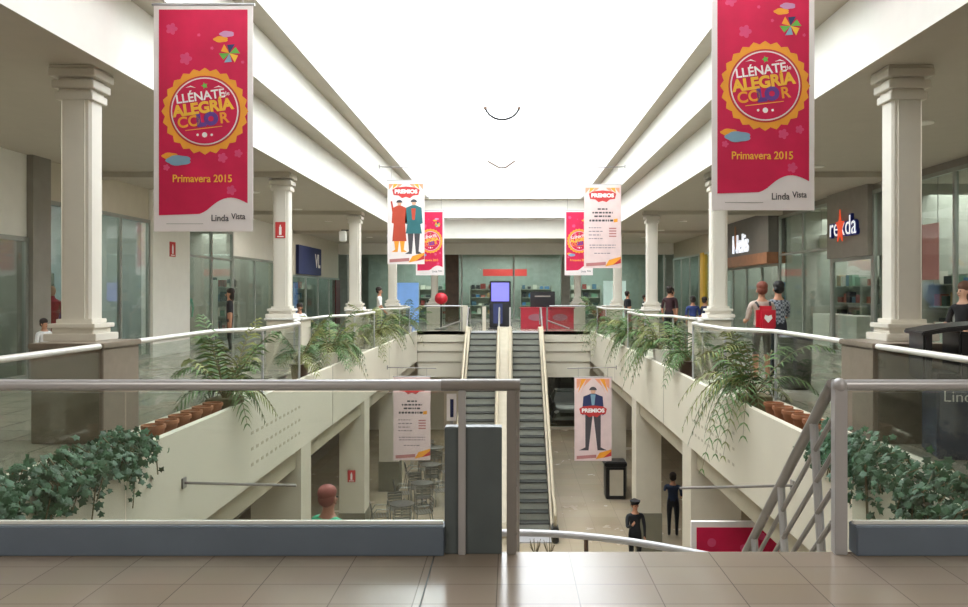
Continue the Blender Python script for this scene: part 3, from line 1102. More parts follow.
def palm(loc, label, seed, L=.9, n=16, pot='white', rise=.9, droop=.9, leafm=None, s=1.0, lean=None):
    rng = random.Random(seed)
    t = thing('potted_palm', label, 'palm', loc, 0, 'palms in the parapet planters')
    if pot == 'white':
        MB().prism([(-.13, .0), (.13, .0), (.17, .36), (-.17, .36)], 'y', -.15, .15).build('pot', M_POTW, t, bevel=.01)
        top = .36
    elif pot == 'dark':
        MB().lathe([(.13, 0), (.17, .3), (.19, .3), (.19, .34), (.15, .34)], n=16).build('pot', M_BROWN, t, smooth=True)
        top = .34
    else:
        B(-.2, .2, -.22, .22, 0, .22).build('pot', M_STEM, t, bevel=.01)
        top = .22
    mb = MB()
    lm = leafm or M_LEAF
    for k in range(n):
        ang = 2 * PI * k / n * 2.4 + rng.uniform(-.3, .3)
        if lean is not None and rng.random() < .45:
            ang = lean + rng.uniform(-.9, .9)
        f = rng.uniform(.65, 1.1)
        mb2 = mb
        st = len(mb.f)
        frond(mb, (rng.uniform(-.03, .03), rng.uniform(-.03, .03), top - .02), ang, L * f, (rise * rng.uniform(.5, 1.15) + (.9 if k % 3 == 0 else .25)) * L, (droop * rng.uniform(.8, 1.4) + (.3 if k % 3 else 0)) * L, rng=rng, leafl=.26 * s, leafw=.034)
        mm = lm if rng.random() < .7 else M_LEAF2
        if mm not in mb.mats:
            mb.mats.append(mm)
        mi = mb.mats.index(mm)
        # leaflets were written as stem material: recolour everything after the rachis
        rach = (13) * 4 + 2
        for i in range(st + rach, len(mb.f)):
            mb.mi[i] = mi
    mb.build('foliage', None, t)
    MB().lathe([(top * .0 + .05, top - .04), (.045, top + .06), (.03, top + .12)], n=8).build('trunk', M_STEM, t)
    return t


ZP = -.1
palm((-4.0, 10.95, ZP), 'dull spiky palm beside the terracotta pots of the left planter', 1, .85, 20, 'box', 1.3, .8)
palm((3.52, 11.25, ZP), 'large arching palm with long fronds spilling over the right parapet', 2, 1.15, 26, 'box', .95, 1.15, lean=PI * 1.1)
palm((-3.98, 14.75, ZP), 'small dark palm in front of the second left pedestal', 3, .6, 14, 'dark', 1.3, .8)
palm((-3.98, 17.2, ZP), 'bushy palm in white pot past the second left column', 4, .85, 22, 'white', 1.0, 1.0)
palm((-3.95, 18.5, ZP), 'lower palm in white pot behind the bushy one on the left planter', 5, .7, 18, 'white', .8, 1.1)
palm((-3.95, 22.9, ZP), 'bright palm in white pot near the third left column', 6, .95, 22, 'white', 1.1, 1.0, leafm=M_LEAF2)
palm((-3.95, 26.0, ZP), 'palm past the third left column behind the bright one', 7, .8, 16, 'white', .9, 1.0)
palm((-3.98, 30.2, ZP), 'farthest palm on the left planter by the landing', 8, 1.0, 18, 'white', 1.0, .9)
palm((3.5, 15.4, ZP), 'dark leafy palm near the second right pedestal', 9, .75, 20, 'dark', 1.0, .9)
palm((3.52, 18.2, ZP), 'wide green palm past the second right column, fronds over the parapet', 10, 1.05, 26, 'white', .9, 1.1, lean=PI)
palm((3.5, 22.5, ZP), 'palm in white pot ahead of the third right column', 11, .95, 22, 'white', .9, 1.0, lean=PI)
palm((3.5, 25.6, ZP), 'palm in white pot past the third right column', 12, .85, 18, 'white', 1.0, .9)
palm((3.5, 30.0, ZP), 'farthest palm on the right planter by the landing', 13, 1.1, 20, 'white', .9, 1.0, lean=PI)

# terracotta pots
pot0 = None
for side, x, sg in (('left', -4.0, -1), ('right', 3.55, 1)):
    for k in range(6):
        y = 8.75 + k * .35
        if pot0 is None:
            pot0 = thing('terracotta_pot', '', 'pot', group='terracotta pots in the planters')
            MB().lathe([(.1, 0), (.14, .2), (.155, .2), (.155, .25), (.13, .25), (.12, .2)], n=16).build('pot_body', M_TERRA, pot0, smooth=True)
            MB().lathe([(.118, .2), (.03, .235)], n=12).build('soil', M_SOIL, pot0)
            p = pot0
        else:
            p = copy_tree(pot0)
        place(p, (x, y, ZP), 0, ['first', 'second', 'third', 'fourth', 'fifth', 'last'][k] + ' terracotta pot from the ivy in the row on the ' + side + ' planter', .85)


def ivy(side, x0, x1, y0, y1, zt, seed, label, n):
    rng = random.Random(seed)
    mb = MB()
    sg = -1 if side == 'left' else 1
    face = PL if side == 'left' else PR
    # vines
    for k in range(40):
        y = rng.uniform(y0, y1)
        xa = rng.uniform(x0, x1)
        drop = rng.uniform(.03, .3)
        if rng.random() < .12:
            drop = rng.uniform(.35, .55)
        xe = face - sg * rng.uniform(.03, .12)
        pts = [(xa, y, -.1), (xa * .6 + xe * .4, y + rng.uniform(-.1, .1), rng.uniform(.1, .24)), (xe, y + rng.uniform(-.15, .15), .05), (xe, y + rng.uniform(-.2, .2), -drop)]
        mb.m(M_STEM).tube(pts, .006, 4)
        mb.m(M_IVY)
        for j in range(n):
            t = rng.random()
            i = min(2, int(t * 3))
            f = t * 3 - i
            a = Vector(pts[i])
            b = Vector(pts[i + 1])
            p = a.lerp(b, f) + Vector((rng.gauss(0, .05), rng.gauss(0, .07), rng.gauss(0, .04)))
            if p.z < .06 and (p.x - face) * sg > -.015:
                p.x = face - sg * (.02 + rng.random() * .06)
            s = rng.uniform(.03, .055)
            nrm = Vector((-sg * rng.uniform(.1, 1), rng.uniform(-1, .3), rng.uniform(-.1, 1))).normalized()
            u = nrm.cross(Vector((rng.uniform(-1, 1), rng.uniform(-1, 1), rng.uniform(-1, 1)))).normalized()
            v = nrm.cross(u)
            out = [(1, 0), (.35, .42), (.05, .95), (-.25, .45), (-.75, .6), (-.6, 0), (-.75, -.6), (-.25, -.45), (.05, -.95), (.35, -.42)]
            k0 = len(mb.v)
            for (a_, b_) in out:
                q = p + u * a_ * s + v * b_ * s + nrm * (-.25 * s * (a_ * a_ + b_ * b_))
                mb.v.append(tuple(q))
            mb.face([k0 + q for q in range(len(out))])
    o = mb.build('trailing_ivy', None)
    tag(o, label, 'ivy')


ivy('left', -4.15, -3.85, 5.0, 8.25, .2, 21, 'green ivy trailing over the left parapet below the near balustrade', 42)
ivy('right', 3.35, 3.75, 5.0, 8.2, .2, 22, 'green ivy trailing over the right parapet below the near balustrade', 42)

# ------------------------------------------------------------------ shops along the galleries


def shopfront(side, name, y0, y1, zg, label, mull=2, transom=None):
    """glazing with frame between y0 and y1 up to zg, wall above"""
    x = XL if side == 'left' else XR
    sg = -1 if side == 'left' else 1
    t = thing(name, label, 'shopfront', (x, 0, 0), group='glazed shopfronts')
    mb = MB()
    a, b = -.04, .04
    mb.box(a, b, y0, y1, 0.0, .1)
    mb.box(a, b, y0, y1, zg - .08, zg)
    for k in range(mull + 1):
        y = y0 + (y1 - y0) * k / mull
        y = min(max(y, y0 + .04), y1 - .04)
        mb.box(a, b, y - .035, y + .035, .1, zg - .08)
    if transom:
        mb.box(a, b, y0, y1, transom - .03, transom + .03)
    mb.build('frame', M_FRAME, t)
    B(-.008, .008, y0 + .04, y1 - .04, .1, zg - .08).build('pane', M_SGLASS, t)
    return t


def wallseg(side, y0, y1, z0, z1, m, proud=.0, label='shop wall', d=.18):
    x = XL if side == 'left' else XR
    sg = -1 if side == 'left' else 1
    a, b = sorted((x - sg * proud, x + sg * d))
    return struct('wall_' + side, B(a, b, y0, y1, z0, z1), m, label=label)


def party(side, y, m=None):
    a, b = ((-13, XL - .2) if side == 'left' else (XR + .2, 13))
    struct('wall_' + side, B(a, b, y - .06, y + .06, 0, 4.1), m or M_SHOPW, label='party wall between two ' + side + ' shops')


# left side
wallseg('left', 4.8, 14.2, 2.6, 4.1, M_WHITE, label='white upper wall at the near end of the left gallery')
shopfront('left', 'glazed_shopfront', 4.8, 14.2, 2.6, 'tall glass shopfront below the white wall at the far left', 5)
wallseg('left', 14.2, 14.75, 0, 4.1, M_GREYP, .12, 'grey pilaster beside the left shopfront')
wallseg('left', 14.75, 19.0, 3.35, 4.1, M_CREAM, 0, 'cream bulkhead over the toy shop')
shopfront('left', 'glazed_shopfront', 14.75, 19.0, 3.35, 'glass shopfront of the blue lit shop behind the first left column', 3)
wallseg('left', 19.0, 21.2, 0, 4.1, M_WHITE, .1, 'white pier wall with the red sign')
safety_sign((XL + .1, 20.1, 2.7), .34, .38, 'small red fire sign on the white pier wall of the left gallery').rotation_euler = (0, 0, PI / 2)
wallseg('left', 21.2, 24.7, 3.5, 4.1, M_CREAM, 0, 'bulkhead over the green tinted shopfront')
shopfront('left', 'glazed_shopfront', 21.2, 24.7, 3.5, 'green tinted shopfront right of the white pier wall', 2, 2.6)
wallseg('left', 24.7, 29.0, 2.75, 4.1, M_WHITE, .05, 'white bulkhead over the dark shopfront')
shopfront('left', 'glazed_shopfront', 24.7, 29.0, 2.75, 'dark shopfront under the white bulkhead of the left gallery', 2)
wallseg('left', 29.0, 31.4, 0, 4.1, M_CREAM, .05, 'cream pier before the navy sign')
shopfront('left', 'glazed_shopfront', 31.4, 40.0, 2.3, 'glass shopfront below the navy sign on the left', 4)
wallseg('left', 31.4, 40.0, 2.3, 4.1, M_CREAM, 0, 'bulkhead behind the navy sign')
t = thing('shop_sign', 'dark navy shop sign with white lettering near the end of the left gallery', 'sign', (XL + .12, 33.9, 2.95), PI / 2)
B(-1.9, 1.9, -.02, .1, -.6, .6).build('board', M_NAVYP, t)
text('VL', .8, M_WPRINT, (1.2, -.03, 0), t, bold=.03)
for y in (14.5, 20.1, 30.2):
    party('left', y)
# right side
shopfront('right', 'glazed_shopfront', 4.8, 18.0, 3.95, 'tall glass shopfront behind the woman at the right edge', 8)
wallseg('right', 4.8, 18.0, 3.95, 4.1, M_GREYP, 0, 'grey strip above the right shopfront')
wallseg('right', 18.0, 20.3, 2.45, 4.1, M_GREYP, .15, 'grey panel carrying the blue and orange shop sign')
shopfront('right', 'glazed_shopfront', 18.0, 20.3, 2.45, 'narrow glazed doorway below the blue and orange sign', 1)
shopfront('right', 'glazed_shopfront', 20.3, 24.3, 3.95, 'glass shopfront right of the orange framed awning', 2, 2.75)
wallseg('right', 20.3, 24.3, 3.95, 4.1, M_GREYP, 0, 'grey strip above the glass shopfront')
wallseg('right', 24.3, 31.0, 2.85, 4.1, mat('awning_grey', '6d6a66', .6), .35, 'dark grey fascia with white lettering')
wallseg('right', 24.3, 31.0, 2.5, 2.85, M_ORWOOD, .4, 'orange brown wooden band under the grey fascia')
shopfront('right', 'glazed_shopfront', 24.3, 31.0, 2.5, 'shopfront below the orange brown wooden band', 4)
wallseg('right', 31.0, 40.0, 3.3, 4.1, M_BEAM, 0, 'beige bulkhead at the end of the right gallery')
shopfront('right', 'glazed_shopfront', 31.0, 40.0, 3.3, 'shopfront at the end of the right gallery', 5)
wallseg('right', 33.6, 34.1, 0, 3.3, mat('yellow_panel', 'c9a23a', .5), .1, 'yellow upright panel on the right gallery')
for y in (18.1, 24.3, 31.0):
    party('right', y)
t = thing('shop_sign', 'blue letters with an orange star on the grey panel of the right gallery', 'sign', (XR - .16, 19.2, 3.2), -PI / 2)
M_BSIGN = mat('sign_blue', '1f2f8f', .4)
text('rexda', .68, M_BSIGN, (0, 0, 0), t, name='letter_side', bold=.03, ext=.06)
text('rexda', .68, mat('sign_white', 'e8ecf4', .4, emit=.5), (0, -.065, 0), t, name='letter_face', bold=-.004, ext=.004)
st = [(.42 * (1 if i % 2 == 0 else .42) * math.cos(PI / 2 + i * PI / 5) * .7, .42 * (1 if i % 2 == 0 else .42) * math.sin(PI / 2 + i * PI / 5) * 1.3) for i in range(10)]
o = flat(t, 'star', [(x * .8 - .08, z * .8) for x, z in st], mat('sign_orange', 'e8512c', .4, emit=.4), -.07, .03)
t = thing('shop_sign', 'white rounded letters on the dark grey fascia of the right gallery', 'sign', (XR - .37, 27.2, 3.25), -PI / 2)
text('Melis', .9, mat('sign_white', 'e8ecf4', .4, emit=.5), (0, 0, 0), t, bold=.012, ext=.03)
flat(t, 'leaf_mark', circ(-.45, .25, .42, 20, .25), M_ORWOOD, -.035, .02)

# far shopfront
t = thing('glazed_shopfront', 'wide green tinted shopfront across the far end', 'shopfront', (0, 42, 0), group='glazed shopfronts')
mb = MB()
mb.box(-8.8, 8.4, -.05, .05, 0, .12)
for x in (-8.7, -6.2, -2.6, .2, 3.0, 5.6, 8.3):
    mb.box(x - .05, x + .05, -.05, .05, .12, 4.1)
mb.build('frame', M_FRAME, t)
B(-8.8, 8.4, -.01, .01, .12, 4.1).build('pane', glass_mat('far_glass', (.80, .88, .85, 1)), t)
struct('trim_12', B(-3.45, -2.75, 41.6, 42.3, 0, 4.1), M_BROWN, label='dark brown pillar at the far shopfront')
struct('trim_13', B(2.75, 3.2, 41.6, 42.3, 0, 4.1), M_GREYP, label='grey pillar at the far shopfront')
struct('wall_far', B(-8.8, 8.4, 48.5, 48.7, 0, 4.1), M_SHOPG, label='back wall of the far shop')

# shelves with goods inside the shops
SH = None
RC = random.Random(5)
GOODCOL = [mat('good_%d' % i, c, .6) for i, c in enumerate(('c9c4b8', '4f6f86', '8f3d3a', '3c4b45', 'd8d3c5', 'a8895e', '2e3138', '6f8f78', '4c7fb0', 'b56a5a'))]
GOODNAME = ['cream', 'blue grey', 'red', 'dark green', 'ivory', 'tan', 'black', 'sage', 'blue', 'brick']
NTH = ['first', 'second', 'third', 'fourth', 'fifth', 'sixth', 'seventh', 'eighth', 'ninth']
ROWN = ['bottom', 'lower', 'upper', 'top']


def shelf(x, y, rz, place_label, wd=1.9, boards=4, h=2.0, goods=True):
    global SH
    if SH is None:
        SH = thing('display_shelf', '', 'shelf', group='display shelves inside the shops')
        mb = MB()
        for s in (-1, 1):
            mb.box(s * wd / 2 - .02, s * wd / 2 + .02, -.22, .22, 0, h)
        mb.box(-wd / 2, wd / 2, .2, .22, 0, h)
        mb.build('frame', M_SHOPW, SH)
        for k in range(boards):
            B(-wd / 2 + .02, wd / 2 - .02, -.22, .2, .25 + k * .5, .28 + k * .5).build('board', M_SHOPW, SH)
        s = SH
    else:
        s = copy_tree(SH)
    place(s, (x, y, 0), rz, 'pale display shelf ' + place_label)
    if goods:
        M = Matrix.Translation((x, y, 0)) @ Matrix.Rotation(rz, 4, 'Z')
        for k in range(boards):
            xx = -wd / 2 + .1
            nn_ = 0
            while xx < wd / 2 - .3:
                gw = RC.uniform(.16, .34)
                gh = RC.uniform(.12, .34)
                c = M @ Vector((xx + gw / 2, RC.uniform(-.05, .03), .28 + k * .5))
                o = B(-gw / 2, gw / 2, -.1, .1, 0, gh).build('boxed_goods', GOODCOL[RC.randrange(len(GOODCOL))])
                o.location = c
                o.rotation_euler = (0, 0, rz)
                ci = GOODCOL.index(o.data.materials[0])
                tag(o, '%s box, %s in %s row, %s' % (GOODNAME[ci], NTH[nn_], ROWN[k], place_label), 'goods', 'goods on the display shelf ' + place_label)
                nn_ += 1
                xx += gw + RC.uniform(.04, .2)


for (x, y, rz, lab) in ((-9.9, 12.6, PI / 2, 'in the far left glass shop'), (-9.9, 15.6, PI / 2, 'of the blue lit shop, left of its mannequins'),
                        (-10.0, 22.6, PI / 2, 'behind the green tinted left shopfront'), (-9.9, 26.8, PI / 2, 'behind the dark left shopfront'), (-9.9, 36.0, PI / 2, 'under the navy sign'),
                        (9.9, 15.4, -PI / 2, 'behind the woman at the right edge'), (9.9, 17.2, -PI / 2, 'right of the doorway with the orange star sign'), (9.6, 19.2, -PI / 2, 'inside the doorway with the orange star sign'),
                        (10.3, 21.4, -PI / 2, 'behind the glass right of the orange band'), (10.3, 23.4, -PI / 2, 'next to the orange band'), (9.8, 27.2, -PI / 2, 'under the orange band'),
                        (-4.6, 47.8, 0, 'at the left of the far shop'), (-1.5, 47.8, 0, 'at the middle of the far shop'), (1.6, 47.8, 0, 'right of the middle of the far shop'), (4.6, 47.8, 0, 'at the right of the far shop')):
    shelf(x, y, rz, lab)

# coloured panels in shops
def panel(name, lab, x0, x1, y0, y1, z0, z1, m, cat='panel', hang_it=False):
    if hang_it:
        t = thing(name, lab, cat, ((x0 + x1) / 2, (y0 + y1) / 2, z0))
        hx, hy = (x1 - x0) / 2, (y1 - y0) / 2
        B(-hx, hx, -hy, hy, 0, z1 - z0).build('face_panel', m, t)
        for s in (-1, 1):
            px_ = s * (hx - .03) if hx > hy else 0
            py_ = 0 if hx > hy else s * (hy - .03)
            MB().tube([(px_, py_, z1 - z0), (px_, py_, 4.1 - z0)], .008, 6).build('cord', M_STEELD, t)
        return t
    o = B(x0, x1, y0, y1, z0, z1).build(name, m)
    tag(o, lab, cat)
    return o


panel('blue_display', 'glowing blue display panel in the shop behind the first left column', -12.2, -12.1, 17.4, 19.2, .4, 2.6, mat('blue_glow', '4f9fd0', .4, emit=.9))
panel('white_counter', 'white counter under the blue display', -10.6, -9.8, 17.6, 18.8, 0, .9, M_WHITE, 'counter')
panel('hanging_poster', 'pink red poster hanging inside the right shop glass', 8.62, 8.64, 15.7, 16.5, 1.85, 3.0, mat('pink_poster', 'c9827e', .7, emit=.08), 'poster', True)
panel('maroon_door', 'maroon door panel under the navy sign side', XL + .05, XL + .1, 39.0, 40, 0, 2.2, M_MAROON, 'door')
panel('blue_screen', 'blue screen seen between the far left columns', -6.2, -4.9, 41.8, 41.86, 0, 2.1, mat('blue_screen_glow', '6f95c8', .4, emit=.6), 'screen')
panel('pale_doorway', 'pale lit doorway panel at the far right between columns', 5.0, 6.2, 41.7, 41.78, 0, 2.2, mat('pale_glow', 'c8e0d8', .5, emit=.3), 'panel')
panel('bulkhead_light_box', 'pale bulkhead light box inside the shop by the orange band', 9.6, 9.7, 20.6, 22.2, 2.85, 3.35, M_CREAM, 'panel', True)
panel('bulkhead_light_box', 'pale bulkhead light box inside the shop, next to the orange band', 9.6, 9.7, 22.5, 24.2, 2.85, 3.35, M_CREAM, 'panel', True)
panel('bulkhead_light_box', 'pale bulkhead box inside the near right shop', 9.6, 9.7, 14.0, 15.6, 2.5, 3.1, M_CREAM, 'panel', True)
panel('bulkhead_light_box', 'cream bulkhead box inside the shop left of the first left column', -10.2, -10.1, 15.2, 16.8, 2.7, 3.2, M_CREAM, 'panel', True)
for k, (y, lab) in enumerate(((21.3, 'nearest the white panel'), (23.1, 'in the middle'), (13.2, 'behind the woman in black'), (16.3, 'behind the pink poster'))):
    panel('white_counter', 'white sales counter in the right shops ' + lab, 9.2, 9.9, y - .6, y + .6, 0, .95, M_WHITE, 'counter')

panel('interior_sign', 'blurred red sign hanging inside the far shop', -1.6, 1.0, 46.2, 46.4, 2.55, 2.95, mat('sign_red', 'c43b3a', .6, emit=.3), 'sign', True)

# mannequins
def mannequin(x, y, top, label, rz=0):
    t = thing('mannequin', label, 'mannequin', (x, y, 0), rz, 'shop mannequins')
    MB().lathe([(.16, 0), (.16, .03), (.02, .04), (.02, .8)], n=14).build('stand', M_STEEL, t, smooth=True)
    MB().lathe([(.1, .75), (.15, .85), (.12, 1.05), (.17, 1.3), (.18, 1.4), (.07, 1.47), (.05, 1.52)], n=14).build('dressed_torso', top, t, smooth=True)
    MB().ball((0, 0, 1.62), .075, .09, .11).build('head', M_SKINP, t, smooth=True)
    for s in (-1, 1):
        MB().tube([(s * .17, 0, 1.4), (s * .23, 0, 1.12), (s * .22, -.05, .86)], .042, 8, r2=.028).build('arm', top, t, smooth=True)


mannequin(-9.4, 16.0, mat('shirt_red', 'b02a3a', .7), 'red dressed mannequin behind the first left column')
mannequin(-9.5, 16.9, mat('shirt_purple', '6a2a72', .7), 'purple dressed mannequin beside the blue display')
mannequin(-9.6, 22.0, M_BLACK, 'dark dressed mannequin in the green tinted shop')
mannequin(-9.7, 23.3, mat('shirt_green', '3f9f86', .7), 'green dressed mannequin in the green tinted shop')
mannequin(9.4, 25.6, M_BROWN, 'brown dressed mannequin under the orange band')

# ------------------------------------------------------------------ far landing furniture
t = thing('information_totem', 'black totem with a violet blue screen at the top of the escalators', 'totem', (-.42, 33.6, 0))
B(-.46, .46, -.1, .1, .06, 2.08).build('housing', M_BLACK, t, bevel=.03)
B(-.38, .38, -.112, -.1, 1.2, 2.0).build('screen', M_SCREEN, t)
B(-.3, .1, -.114, -.1, .25, 1.1).build('printed_panel', M_NAVYP, t)
B(-.5, .5, -.25, .25, 0, .06).build('base', M_BLACK, t)
t = thing('red_counter', 'long red kiosk counter with grey emblems right of the totem', 'counter', (1.62, 34.2, 0))
B(-1.15, 1.15, -.35, .35, 0, .88).build('body', M_REDC, t, bevel=.01)
B(-1.2, 1.2, -.4, .4, .88, .93).build('top', M_REDC, t, bevel=.01)
flat(t, 'emblem', circ(-.5, .5, .15, 20, 2.2), mat('emblem_grey', '8a5560', .6), -.36, .01)
flat(t, 'emblem', circ(.55, .5, .15, 20, 2.2), mat('emblem_grey', '8a5560', .6), -.36, .01)
t = thing('black_display_board', 'black board with a pale caption line behind the red counter', 'board', (1.45, 34.75, 0))
B(-.55, .55, -.04, .04, .3, 1.62).build('board', M_BLACK, t, bevel=.01)
B(-.35, .35, -.045, -.04, 1.38, 1.44).build('caption_line', M_GREYP, t)
B(-.4, .4, -.2, .2, 0, .3).build('foot', M_BLACK, t)
for x, lab in ((-1.9, 'left'), (-.05, 'middle'), (1.5, 'right')):
    pass
o = B(-2.0, -1.72, YE + .02, YE + .3, 0, 1.05).build('stone_post', M_CREAM, bevel=.01)
tag(o, 'cream square post at the left escalator head', 'post')
o = B(-1.15, -1.0, YE + .9, YE + 1.05, 0, 1.0).build('stone_post', M_CREAM, bevel=.01)
tag(o, 'slim cream post just left of the totem', 'post')
t = thing('round_ball_sign', 'red round ornament on a stand behind the far left balustrade', 'ornament', (-2.95, 33.4, 0))
MB().ball((0, 0, 1.32), .28, .28, .26, 16, 10).build('ball', mat('ornament_red', 'c0182c', .4), t, smooth=True)
MB().tube([(0, 0, 0), (0, 0, 1.1)], .04, 8).build('stand', M_BLACK, t)
B(-.25, .25, -.25, .25, 0, .04).build('foot', M_BLACK, t)
for s, lab in ((-1, 'left'), (1, 'right')):
    t = thing('guard_rail', 'low steel guard rail leaning from the ' + lab + ' escalator head', 'rail', (0, 0, 0))
    xa = -1.95 if s < 0 else 1.5
    MB().tube([(xa, YE - .02, .45), (xa + s * .9, YE - .02, .12)], .03, 8).build('arm', M_STEELD, t, smooth=True)
    MB().tube([(xa, YE + .04, .0), (xa, YE + .04, 1.0)], .04, 8).build('upright', M_STEELD, t, smooth=True)

# hanging mobile in the skylight
t = thing('hanging_mobile', 'thin curved ornament hanging in the middle of the skylight', 'mobile', (-.3, 30, 8.35), 0)
MB().tube([(.68 * math.sin(a), 0, .5 - .62 * math.cos(a)) for a in [R(-72 + 12 * k) for k in range(13)]], .05, 8).build('arc', M_BLACK, t, smooth=True)
for s in (-1, 1):
    MB().ball((.65 * s, 0, .32), .08, .08, .08).build('bead', M_BROWN, t, smooth=True)
MB().tube([(0, 0, -.12), (0, 0, -1.95)], .008, 6).build('cord', M_WHITE, t)
MB().tube([(0, 0, 1.8), (0, 0, -.12)], .008, 6).build('cord', M_WHITE, t)
MB().tube([(-.55, 0, -1.72), (-.15, 0, -1.95), (0, 0, -1.98), (.15, 0, -1.95), (.5, 0, -1.7)], .035, 8).build('lower_bow', M_BROWN, t, smooth=True)
MB().ball((0, 0, -1.95), .1, .06, .06).build('bead', M_STEELD, t, smooth=True)

# downlights
DL = None
for side, x in (('left', -6.4), ('right', 6.1)):
    for k in range(8):
        y = 7.5 + k * 4.0
        if DL is None:
            DL = thing('ceiling_downlight', '', 'light', group='gallery downlights')
            MB().lathe([(.11, 0), (.14, 0), (.14, .02), (.11, .02)], n=18).build('ring', M_WHITE, DL)
            MB().lathe([(.1, .004), (.1, .015)], n=18).build('bulb', M_LAMP, DL)
            d = DL
        else:
            d = copy_tree(DL)
        place(d, (x, y, 4.079), 0, 'round recessed downlight number %s from the front in the %s gallery soffit' % (['one', 'two', 'three', 'four', 'five', 'six', 'seven', 'eight'][k], side))
for (x, y, lab) in ((-10, 15.6, 'in the blue lit shop'), (9.6, 14.6, 'over the woman in black'), (10.4, 15.0, 'deep over the woman in black'), (9.4, 21.2, 'first by the orange band'), (9.4, 22.2, 'second by the orange band'), (9.4, 23.2, 'third by the orange band'), (9.4, 24.0, 'fourth by the orange band'),
                    (-3, 43.5, 'at the left of the far shop'), (0, 43.5, 'in the middle of the far shop'), (2.5, 43.5, 'at the right of the far shop'), (-9.6, 22.5, 'in the green tinted shop')):
    d = copy_tree(DL)
    place(d, (x, y, 4.079), 0, 'round ceiling lamp ' + lab)
    d['group'] = 'shop ceiling lamps'
t = thing('wall_lantern', 'small white lantern beside the third left column', 'lantern', (-5.12, 23.9, 3.35))
B(-.1, .1, -.1, .1, -.2, .12).build('shade', M_WHITE, t, bevel=.02)
B(-.05, .18, -.02, .02, .12, .16).build('arm', M_BLACK, t)

safety_sign((-4.82, 16.53 - .152, 2.9), .21, .34, 'red exit route sign on the second left column')

# ------------------------------------------------------------------ kiosk cart on the right
t = thing('promotional_cart', 'black topped promotional cart with navy cloth and white lettering at the right edge', 'cart', (4.97, 7.5, 0), -.24)
B(-.85, .95, -.25, .3, .0, .74).build('draped_base', mat('navy_cloth', '38415a', .8, var=.1), t, bevel=.02)
text('Linda', .15, M_WPRINT, (-.64, -.254, .6), t, name='lettering', bold=-.001)
text('Vista', .14, M_WPRINT, (-.27, -.254, .62), t, name='lettering', bold=-.001)
top = []
for k in range(11):
    a = k / 10
    top.append((-1.0 + 2.1 * a, 1.22 + .1 * math.sin(PI * a) ** .7))
low = [(x, z - .045) for x, z in reversed(top)]
MB().prism(top + low, 'y', -.32, .36).build('arched_top', M_BLACK, t, bevel=.01)
for xa, xb in ((-.97, -.89), (-.66, -.56), (-.05, .1), (.8, .95)):
    B(xa, xb, -.26, .3, .74, 1.22).build('bracket', M_BLACK, t, bevel=.02)
B(-.85, .95, -.25, .3, .74, .82).build('shelf', M_BLACK, t, bevel=.01)

# ------------------------------------------------------------------ people


def skin_mesh(V, E, rad, name, sub=1):
    me = bpy.data.meshes.new(name + '_skeleton')
    me.from_pydata([tuple(v) for v in V], E, [])
    o = bpy.data.objects.new(name + '_skeleton', me)
    COL.objects.link(o)
    sk = o.modifiers.new('skin', 'SKIN')
    sk.use_smooth_shade = True
    for i, d in enumerate(me.skin_vertices[0].data):
        r = rad[i]
        d.radius = r if isinstance(r, tuple) else (r, r)
        d.use_root = (i == 0)
    sb = o.modifiers.new('sub', 'SUBSURF')
    sb.levels = sub
    sb.render_levels = sub
    dg = bpy.context.evaluated_depsgraph_get()
    out = bpy.data.meshes.new_from_object(o.evaluated_get(dg))
    bpy.data.objects.remove(o)
    return out


